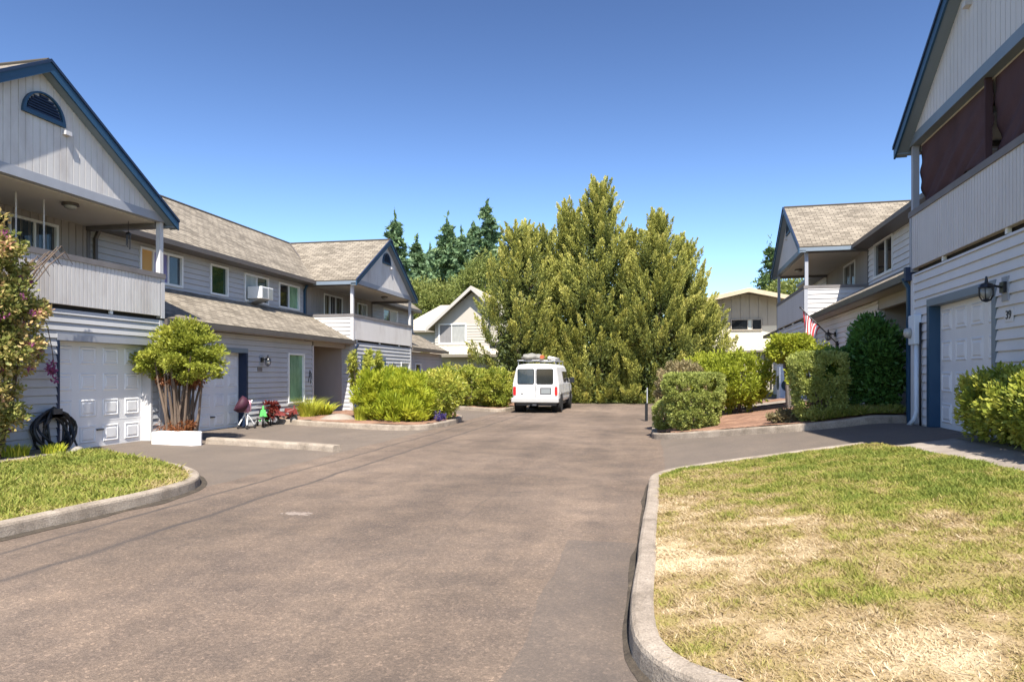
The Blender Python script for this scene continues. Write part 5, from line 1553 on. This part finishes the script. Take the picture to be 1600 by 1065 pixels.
# ------------------------------------------------------------------ van
def van():
    cx, y0 = -4.55, 28.15; Wd = 0.99
    t = thing('van', (cx, y0 + 2.7, 0), 'white cargo van seen from behind, parked at the end of the lane', 'van')
    # sections along the length: (dy, half width at belt, half width at roof, z sill, z belt, z roof)
    sec = [(0.0, .93, .76, .56, 1.20, 1.92), (0.06, .97, .80, .52, 1.20, 1.99), (0.35, .99, .83, .48, 1.2, 2.04), (2.2, .99, .84, .46, 1.2, 2.06), (3.3, .99, .84, .46, 1.2, 2.05), (3.75, .99, .82, .46, 1.2, 1.99),
           (4.35, .985, .90, .46, 1.2, 1.50), (4.5, .98, .92, .46, 1.18, 1.30), (5.2, .95, .88, .48, 1.08, 1.16), (5.35, .90, .80, .52, 1.0, 1.05)]
    def ring(s):
        dy, hb, hr, zs, zb, zr = s
        e = min(0.14, (zr - zb) * 0.4)
        h = [(hb * 0.93, zs), (hb * 0.985, zs + 0.12), (hb, (zs + zb) / 2), (hb * 0.995, zb), (hr + (hb - hr) * 0.35, zb + (zr - zb) * 0.6), (hr + 0.02, zr - e), (hr - 0.04, zr - e * 0.35), (hr - 0.16, zr - 0.01), (hr * 0.4, zr + 0.02)]
        return [(cx + a, y0 + dy, z) for a, z in h] + [(cx - a, y0 + dy, z) for a, z in h[::-1]]
    rings = [ring(s) for s in sec]; n = len(rings[0])
    mb = MB()
    fs = []
    for i in range(len(rings) - 1):
        for k in range(n): fs.append((i * n + k, (i + 1) * n + k, (i + 1) * n + (k + 1) % n, i * n + (k + 1) % n))
    fs.append(list(range(n))); fs.append([(len(rings) - 1) * n + k for k in range(n)][::-1])
    mb.add([q for r in rings for q in r], fs)
    body = mb.build('body', 'van_white', t, bevel=0.02)
    rear = lambda x, z, o=0.0: (cx + x, y0 + 0.03 * 0 - o + (0.0 if z < 1.2 else 0.0), z)
    # rear doors: frame, seam, windows
    def plate(x0, x1, z0, z1, o0, o1, r=0.05):
        pts = []
        for (ax, az, st) in ((x1 - r, z1 - r, 0), (x0 + r, z1 - r, 90), (x0 + r, z0 + r, 180), (x1 - r, z0 + r, 270)):
            for k in range(5):
                a = R_(st + k * 22.5); pts.append((ax + r * math.cos(a), az + r * math.sin(a)))
        m = MB(); m.prism([rear(x, z, o0) for x, z in pts], (0, 0, 0), (0, -(o1 - o0), 0)); return m
    for sg in (-1, 1):
        x0, x1 = (0.02, 0.80) if sg > 0 else (-0.80, -0.02)
        d = plate(x0 + 0.0, x1, 0.66, 1.90, 0.0, 0.022, 0.06).build('rear_door', 'van_white', t)
        wx0, wx1 = (0.07, 0.73) if sg > 0 else (-0.73, -0.07)
        plate(wx0 - 0.03, wx1 + 0.03, 1.19, 1.84, 0.0225, 0.027, 0.07).build('window_seal', 'rubber', d)
        plate(wx0, wx1, 1.22, 1.81, 0.0275, 0.032, 0.06).build('window_pane', 'glass_sky' if sg < 0 else 'glass_dark', d)
        mm = MB(); mm.box(cx + sg * 0.06 - 0.02, cx + sg * 0.06 + 0.02, y0 - 0.05, y0 - 0.0225, 0.98, 1.12); mm.build('handle', 'bumper_grey', d)
        l = plate(*((0.815, 0.935) if sg > 0 else (-0.935, -0.815)), 0.74, 1.10, 0.0, 0.035, 0.03)
        l.build('tail_light', 'red_lens', t)
    sm = MB(); sm.box(cx - 0.012, cx + 0.012, y0 - 0.012, y0 - 0.0005, 0.66, 1.9); sm.build('door_seam', 'plate_frame', t)
    p = plate(0.20, 0.68, 0.76, 1.06, 0.0225, 0.03, 0.03); pf = p.build('plate_recess', 'plate_frame', t)
    plate(0.25, 0.63, 0.81, 1.01, 0.0305, 0.036, 0.01).build('licence_plate', 'plate_grey', pf)
    e = MB(); e.lathe((cx - 0.56, y0 - 0.022, 0.80), (0, -1, 0), [(0, 0.045), (0.008, 0.04)], 16); eo = e.build('badge', 'plate_frame', t)
    b = MB()
    b.hexa([(cx - 1.0, y0 - 0.17, 0.43), (cx + 1.0, y0 - 0.17, 0.43), (cx + 1.0, y0 + 0.1, 0.43), (cx - 1.0, y0 + 0.1, 0.43), (cx - 1.0, y0 - 0.17, 0.64), (cx + 1.0, y0 - 0.17, 0.64), (cx + 1.0, y0 + 0.1, 0.64), (cx - 1.0, y0 + 0.1, 0.64)])
    b.build('rear_bumper', 'bumper_grey', t, bevel=0.04)
    b = MB(); b.box(cx - 0.95, cx + 0.95, y0 + 5.2, y0 + 5.5, 0.42, 0.66); b.build('front_bumper', 'bumper_grey', t, bevel=0.04)
    for sg in (-1, 1):
        m = MB(); m.box(cx + sg * 0.55 - 0.2, cx + sg * 0.55 + 0.2, y0 + 5.34, y0 + 5.40, 0.78, 0.98); m.build('headlight', 'lamp_glass', t)
    # side glass and door seams
    for sg in (-1, 1):
        def sd(y, z, o): 
            k = (z - 1.2) / 0.8
            xw = .985 - 0.10 * max(0, k) ** 1.3
            return (cx + sg * (xw + o), y0 + y, z)
        for (ya, yb, nm, mt) in ((3.0, 3.75, 'side_window', 'glass_dark'), (1.75, 2.75, 'side_window', 'glass_amber')):
            m = MB(); m.hexa([sd(ya, 1.30, -.06), sd(yb, 1.30, -.06), sd(yb - (0.18 if yb > 3.7 else 0), 1.74, -.06), sd(ya, 1.74, -.06), sd(ya, 1.30, .012), sd(yb, 1.30, .012), sd(yb - (0.18 if yb > 3.7 else 0), 1.74, .012), sd(ya, 1.74, .012)])
            m.build(nm, mt, t)
        for yy in (1.62, 2.88, 3.9):
            m = MB(); m.box(cx + sg * 0.975, cx + sg * 0.9935, y0 + yy - 0.008, y0 + yy + 0.008, 0.55, 1.22); m.build('door_seam', 'plate_frame', t)
        m = MB(); m.box(cx + sg * 0.98, cx + sg * 1.0, y0 + 0.5, y0 + 4.3, 0.78, 0.84); m.build('side_moulding', 'bumper_grey', t)
        m = MB(); m.box(min(cx + sg * 1.02, cx + sg * 1.24), max(cx + sg * 1.02, cx + sg * 1.24), y0 + 3.75, y0 + 3.85, 1.22, 1.48); m.tube([(cx + sg * 0.95, y0 + 3.8, 1.25), (cx + sg * 1.05, y0 + 3.8, 1.3)], 0.03, 6); m.build('mirror', 'black_metal', t, bevel=0.02)
        for yy in (0.95, 4.45):
            wx = cx + sg * 0.86
            m = MB(); m.lathe((wx, y0 + yy, 0.37), (sg, 0, 0), [(-0.12, 0.30), (-0.115, 0.35), (-0.08, 0.37), (0.06, 0.37), (0.10, 0.35), (0.105, 0.27), (0.06, 0.25)], 28)
            wl_ = m.build('wheel', 'rubber', t, smooth=False)
            m = MB(); m.lathe((wx, y0 + yy, 0.37), (sg, 0, 0), [(0.061, 0.25), (0.09, 0.24), (0.08, 0.15), (0.10, 0.09), (0.115, 0.03)], 24); m.build('rim', 'rim_steel', wl_)
            m = MB(); m.lathe((cx + sg * 0.60, y0 + yy, 0.42), (sg, 0, 0), [(0.0, 0.44), (0.398, 0.44), (0.3985, 0.40)], 28); m.build('wheel_arch', 'rubber', t)
    m = MB(); m.box(cx - 0.85, cx + 0.85, y0 + 0.1, y0 + 5.2, 0.30, 0.47); m.tube([(cx - 0.25, y0 + 0.4, 0.33), (cx - 0.25, y0 - 0.1, 0.31)], 0.035, 8); m.box(cx - 0.08, cx + 0.08, y0 - 0.24, y0 + 0.1, 0.31, 0.38); m.build('underbody', 'dark_steel', t)
    m = MB(); m.hexa([(cx - .80, y0 + 3.77, 1.97), (cx + .80, y0 + 3.77, 1.97), (cx + .86, y0 + 4.34, 1.51), (cx - .86, y0 + 4.34, 1.51), (cx - .78, y0 + 3.80, 2.0), (cx + .78, y0 + 3.80, 2.0), (cx + .84, y0 + 4.37, 1.54), (cx - .84, y0 + 4.37, 1.54)]); m.build('windscreen', 'glass_dark', t)
    # roof rack
    m = MB()
    for yy in (0.45, 1.7, 2.9):
        m.tube([(cx - 0.80, y0 + yy, 1.98), (cx - 0.80, y0 + yy, 2.20), (cx + 0.80, y0 + yy, 2.20), (cx + 0.80, y0 + yy, 1.98)], 0.022, 8)
    for sg in (-1, 1): m.tube([(cx + sg * 0.80, y0 + 0.3, 2.20), (cx + sg * 0.80, y0 + 3.1, 2.20)], 0.022, 8)
    m.build('roof_rack', 'grey_steel', t)
    # loads
    m = MB(); nU, nV = 30, 20; pts = []
    for i in range(nV + 1):
        for j in range(nU):
            a = 2 * math.pi * j / nU; f = i / nV
            e = (math.sin(math.pi * min(1, max(0, f))) ** 0.35)
            wob = 1 + 0.14 * math.sin(3 * a + f * 9) + 0.10 * math.sin(5 * a - f * 17)
            pts.append((cx - 0.36 + 0.44 * math.cos(a) * e * wob, y0 + 0.25 + f * 2.6, 2.33 + 0.13 * math.sin(a) * e * wob * (1.35 if math.sin(a) > 0 else 0.7)))
    m.add(pts, [(i * nU + j, i * nU + (j + 1) % nU, (i + 1) * nU + (j + 1) % nU, (i + 1) * nU + j) for i in range(nV) for j in range(nU)])
    tag(m.build('tarpaulin_bundle', 'tarp_grey', None, smooth=True), 'lumpy grey tarpaulin bundle on the van roof rack', 'bundle')
    m = MB(); m.lathe((cx + 0.22, y0 + 0.32, 2.34), (0.05, 1, 0), [(0, 0.07), (0.02, 0.085), (0.3, 0.075), (0.5, 0.04), (0.55, 0.02)], 14)
    tag(m.build('orange_cone', 'orange_plastic', None), 'small orange cone lying on the van roof rack', 'cone')
    m = MB()
    m.tube([(cx + 0.56, y0 + 0.2, 2.30), (cx + 0.56, y0 + 3.2, 2.30)], 0.075, 14)
    tag(m.build('white_pipe', 'pipe_white', None, smooth=True), 'pale plastic pipe strapped to the right side of the van roof rack', 'pipe')
van()

# ------------------------------------------------------------------ small things
def pt(px, py, x):   # on plane x=const
    X = (px - 800) / F
    tt = x / (X * math.cos(YAW) - math.sin(YAW))
    return (x, tt * (X * math.sin(YAW) + math.cos(YAW)), EYE + (VY - py) / F * tt)
# air conditioner in the left upper window
ac = thing('air_conditioner', (-12.85, 20.9, 4.12), 'white window air conditioner jutting over the lower roof', 'air conditioner')
mb = MB(); mb.box(-12.97, -12.45, 20.50, 21.22, 4.12, 4.52); mb.build('case', 'white_vinyl', ac, bevel=0.012)
mb = MB()
for k in range(9): mb.box(-12.449, -12.440, 20.56, 20.86, 4.16 + k * 0.037, 4.178 + k * 0.037)
mb.build('grille', 'plate_grey', ac)
mb = MB(); mb.box(-12.449, -12.438, 20.90, 21.18, 4.15, 4.49); mb.build('back_panel', 'rim_steel', ac)
mb = MB(); mb.prism([(-12.96, 20.6, 4.119), (-12.5, 20.6, 4.119), (-12.96, 20.6, 3.98)], (0, 0, 0), (0, 0.5, 0)); mb.build('bracket', 'grey_steel', ac)

def doll_stroller():
    x, y, z = -11.0, 17.27, 0.10
    t = thing('toy_stroller', (x, y, z), 'pink doll stroller with a dark red hood and white legs by the garage', 'toy')
    m = MB(); m.lathe((x - .10, y - .10, z + 0.86), (-0.6, -0.5, 0.45), [(-0.24, 0.05), (-0.2, 0.22), (-0.05, 0.30), (0.10, 0.30), (0.105, 0.27)], 18); m.build('hood', 'toy_purple', t, smooth=True)
    m = MB(); m.hexa([(x - .10, y - .02, z + .55), (x + .14, y - .02, z + .55), (x + .14, y + .22, z + .60), (x - .10, y + .22, z + .60), (x - .11, y - .02, z + .78), (x + .15, y - .02, z + .78), (x + .11, y + .26, z + 1.02), (x - .08, y + .26, z + 1.02)]); m.build('seat', 'toy_pink', t, bevel=0.05)
    m = MB()
    for a, b in (((-.14, -.2, .1), (.0, .1, .6)), ((.2, -.2, .1), (.06, .1, .6)), ((-.14, .3, .1), (.0, .0, .58)), ((.2, .3, .1), (.06, .0, .58)), ((.02, .1, .6), (.02, .42, 1.0))):
        m.tube([(x + a[0], y + a[1], z + a[2]), (x + b[0], y + b[1], z + b[2])], 0.022, 8)
    m.build('leg', 'white_vinyl', t)
    for a in ((-.14, -.2), (.2, -.2), (-.14, .3), (.2, .3)):
        m = MB(); m.lathe((x + a[0] - .025, y + a[1], z + .07), (1, 0, 0), [(0, .05), (.01, .075), (.05, .075), (.06, .05)], 14); m.build('wheel', 'dark_steel', t)
    return t
st_ = doll_stroller()
st_.scale = (0.78, 0.78, 0.78)

def trike(name, label, x, y, z, mat, s=1.0, rot=0.0):
    t = thing(name, (x, y, z), label, 'toy')
    c, q = math.cos(rot), math.sin(rot)
    P = lambda a, b, h: (x + (a * c - b * q) * s, y + (a * q + b * c) * s, z + h * s)
    ax = Vector(P(1, 0, 0)) - Vector(P(0, 0, 0))
    m = MB(); m.tube([P(0, -.28, .34), P(0, -.05, .36), P(0, .25, .22)], 0.035 * s, 8); m.tube([P(0, -.30, .16), P(0, -.27, .40), P(0, -.22, .60)], 0.028 * s, 8)
    m.hexa([P(-.10, -.30, .30), P(.10, -.30, .30), P(.12, .02, .26), P(-.12, .02, .26), P(-.06, -.28, .50), P(.06, -.28, .50), P(.08, 0, .36), P(-.08, 0, .36)])
    m.tube([P(-.17, .27, .15), P(.17, .27, .15)], 0.02 * s, 6)
    m.build('frame', mat, t)
    m = MB(); m.tube([P(-.19, -.18, .62), P(-.06, -.22, .60), P(.06, -.22, .60), P(.19, -.18, .62)], 0.018 * s, 8); m.build('handlebar', 'dark_steel', t)
    m = MB(); m.hexa([P(-.12, .06, .36), P(.12, .06, .36), P(.14, .30, .36), P(-.14, .30, .36), P(-.11, .07, .41), P(.11, .07, .41), P(.13, .32, .50), P(-.13, .32, .50)]); m.build('seat', 'black_metal' if mat == 'toy_green' else mat, t, bevel=0.02)
    for (a, b, r) in ((0, -.30, .16), (-.18, .27, .12), (.18, .27, .12)):
        m = MB(); m.lathe(Vector(P(a, b, r)) - ax.normalized() * 0.03 * s, ax, [(0, r * .75 * s), (.008, r * s), (.05, r * s), (.06, r * .75 * s)], 18); wv = m.build('wheel', 'rubber', t)
        m = MB(); m.lathe(Vector(P(a, b, r)) - ax.normalized() * 0.036 * s, ax, [(0, r * .55 * s), (.072, r * .55 * s)], 14); m.build('rim', 'rim_steel', wv)
    return t
trike('toy_tricycle', 'bright green toy tricycle with a black seat by the left wall', -10.9, 18.05, 0.10, 'toy_green', 1.0, 0.5)
trike('toy_tricycle', 'dark red tricycle standing right of the red leafed plant', -10.8, 18.98, 0.10, 'toy_red', 0.95, -0.7)
trike('toy_tricycle', 'dark red tricycle nearest the pale grass under the window', -10.85, 19.55, 0.10, 'toy_red', 0.9, 0.9)
shrub('red_leaf_plant', 'dark red leafed plant between the green tricycle and the red ones', 'plant', -11.1, 18.75, (0.22, 0.40, 0.28), 'leaf_red', 34, 0.1, 44, 0.09, 0.04, stem_n=4)

# flag on the right house
def flag():
    base = Vector(rr.face(4.9)(21.4, 2.02, 0.02)); tip = Vector(MRt(4.18, 22.9 - 0.0, 3.15))
    bpx = Vector(QL(22.35, 1.85, 0.02))
    t = thing('flag', bpx, 'striped flag with a blue corner hanging from an angled pole on the right house', 'flag')
    tip = bpx + Vector((-0.95, 0.45, 1.15))
    m = MB(); m.tube([bpx, tip], 0.018, 8); m.lathe(tip, tip - bpx, [(0, 0.03), (0.04, 0.035), (0.07, 0.01)], 10); m.build('pole', 'black_metal', t)
    m = MB(); m.box(bpx.x - 0.06, bpx.x + 0.02, bpx.y - 0.06, bpx.y + 0.06, bpx.z - 0.1, bpx.z + 0.1); m.build('bracket', 'black_metal', t)
    # cloth: hoist along the upper part of the pole, hanging limp in folds
    nu, nv = 40, 26; V = []; mi = []
    pa = tip.lerp(bpx, 0.04); pb = tip.lerp(bpx, 0.58)
    hx = (pb - pa)
    m = MB()
    for j in range(nv + 1):
        g = j / nv           # along the hoist (stripe direction)
        for i in range(nu + 1):
            f = i / nu       # along the fly, hanging down
            p = pa + hx * (g * (1 - 0.72 * f ** 0.45)) + hx * 0.12 * f ** 0.5
            p = p + Vector((0.05 * math.sin(g * 14 + f * 3) * f ** 0.5, 0.07 * math.sin(g * 11 + 1 + f * 2) * f ** 0.5, -1.35 * f))
            V.append(p)
    m.v = [tuple(p) for p in V]
    for j in range(nv):
        st_ = j * 13 // nv
        for i in range(nu):
            k = j * (nu + 1) + i
            m.f.append([k, k + 1, k + nu + 2, k + nu + 1])
            can = i > nu * 0.80
            m.mi.append(2 if can else (st_ % 2))
    cl = m.build('cloth', ['flag_red', 'flag_white', 'flag_blue'], t, smooth=True)
flag()

# outdoor units at the far right house
def condenser(label, d, v, w_, h, dp):
    g = -0.02
    t = thing('heat_pump', MRt(d, v, g), label, 'heat pump')
    m = MB(); m.box(d - dp, d, v, v + w_, g, g + h, M=MRt); m.build('case', 'ac_white', t, bevel=0.02)
    c = Vector(MRt(d - dp, v + w_ / 2, g + h * 0.52)); ax = Vector(MRt(0, 0, 0)) - Vector(MRt(1, 0, 0))
    m = MB(); m.lathe(c, ax, [(0.001, 0.36 * w_), (0.02, 0.36 * w_), (0.021, 0.30 * w_)], 22); f = m.build('fan_guard', 'fan_dark', t)
    # face towards the camera carries the fan as well
    c2 = Vector(MRt(d - dp / 2, v, g + h * 0.45)); ay = Vector(MRt(0, 0, 0)) - Vector(MRt(0, 1, 0))
    m = MB(); m.lathe(c2, ay, [(0.001, 0.40 * dp), (0.02, 0.40 * dp), (0.021, 0.33 * dp)], 22); m.build('fan_guard', 'fan_dark', t)
    return t
condenser('tall pale blue outdoor unit with a round fan below the far right gable', 4.35, 27.2, 0.75, 1.25, 0.55)
t_ = thing('meter_cabinet', MRt(4.4, 25.9, 0), 'plain white cabinet by the wall right of the pale blue outdoor unit', 'cabinet')
mb = MB(); mb.box(4.05, 4.45, 25.7, 26.3, -0.02, 1.0, M=MRt); mb.build('case', 'white_vinyl', t_, bevel=0.02)
mb = MB(); mb.box(4.04, 4.049, 25.74, 26.26, 0.05, 0.95, M=MRt); mb.build('door', 'white_vinyl', t_)
mb = MB(); mb.prism([MRt(3.7, 24.9, -0.02), MRt(4.15, 24.9, -0.02), MRt(4.15, 25.3, -0.02), MRt(3.7, 25.3, -0.02)], (0, 0, 0), (0, 0, 0.24))
tag(mb.build('concrete_block', 'block_white', None, bevel=0.015), 'pale concrete block on the ground before the outdoor unit', 'block')
# thin post at the end of the lane
pst = thing('lane_post', (0.02, 24.0, 0), 'slim dark post with a pale upper strip at the end of the lane', 'post')
mb = MB(); mb.box(-0.05, 0.05, 23.95, 24.05, -0.1, 0.62); mb.build('post', 'black_metal', pst)
mb = MB(); mb.box(0.01, 0.045, 23.97, 24.03, 0.621, 1.15); mb.build('strip', 'grey_trim', pst)
# small things seen in the dark porch and on the balconies
hb = thing('wind_chime', ML(11.6, 13.6, 5.0), 'dark wind chime hanging at the end of the left balcony', 'wind chime')
mb = MB(); mb.tube([ML(11.6, 13.6, 5.1), ML(11.6, 13.6, 4.85)], 0.006, 5); mb.lathe(ML(11.6, 13.6, 4.78), (0, 0, 1), [(0, 0.06), (0.05, 0.05), (0.08, 0.01)], 12); mb.build('hanger', 'black_metal', hb)
for k in range(5):
    a = k * 1.256
    mb = MB(); mb.tube([(-11.6 + 0.04 * math.cos(a), 13.6 + 0.04 * math.sin(a), 4.78), (-11.6 + 0.04 * math.cos(a), 13.6 + 0.04 * math.sin(a), 4.45 + 0.03 * k)], 0.009, 6); mb.build('chime_tube', 'dark_steel', hb)
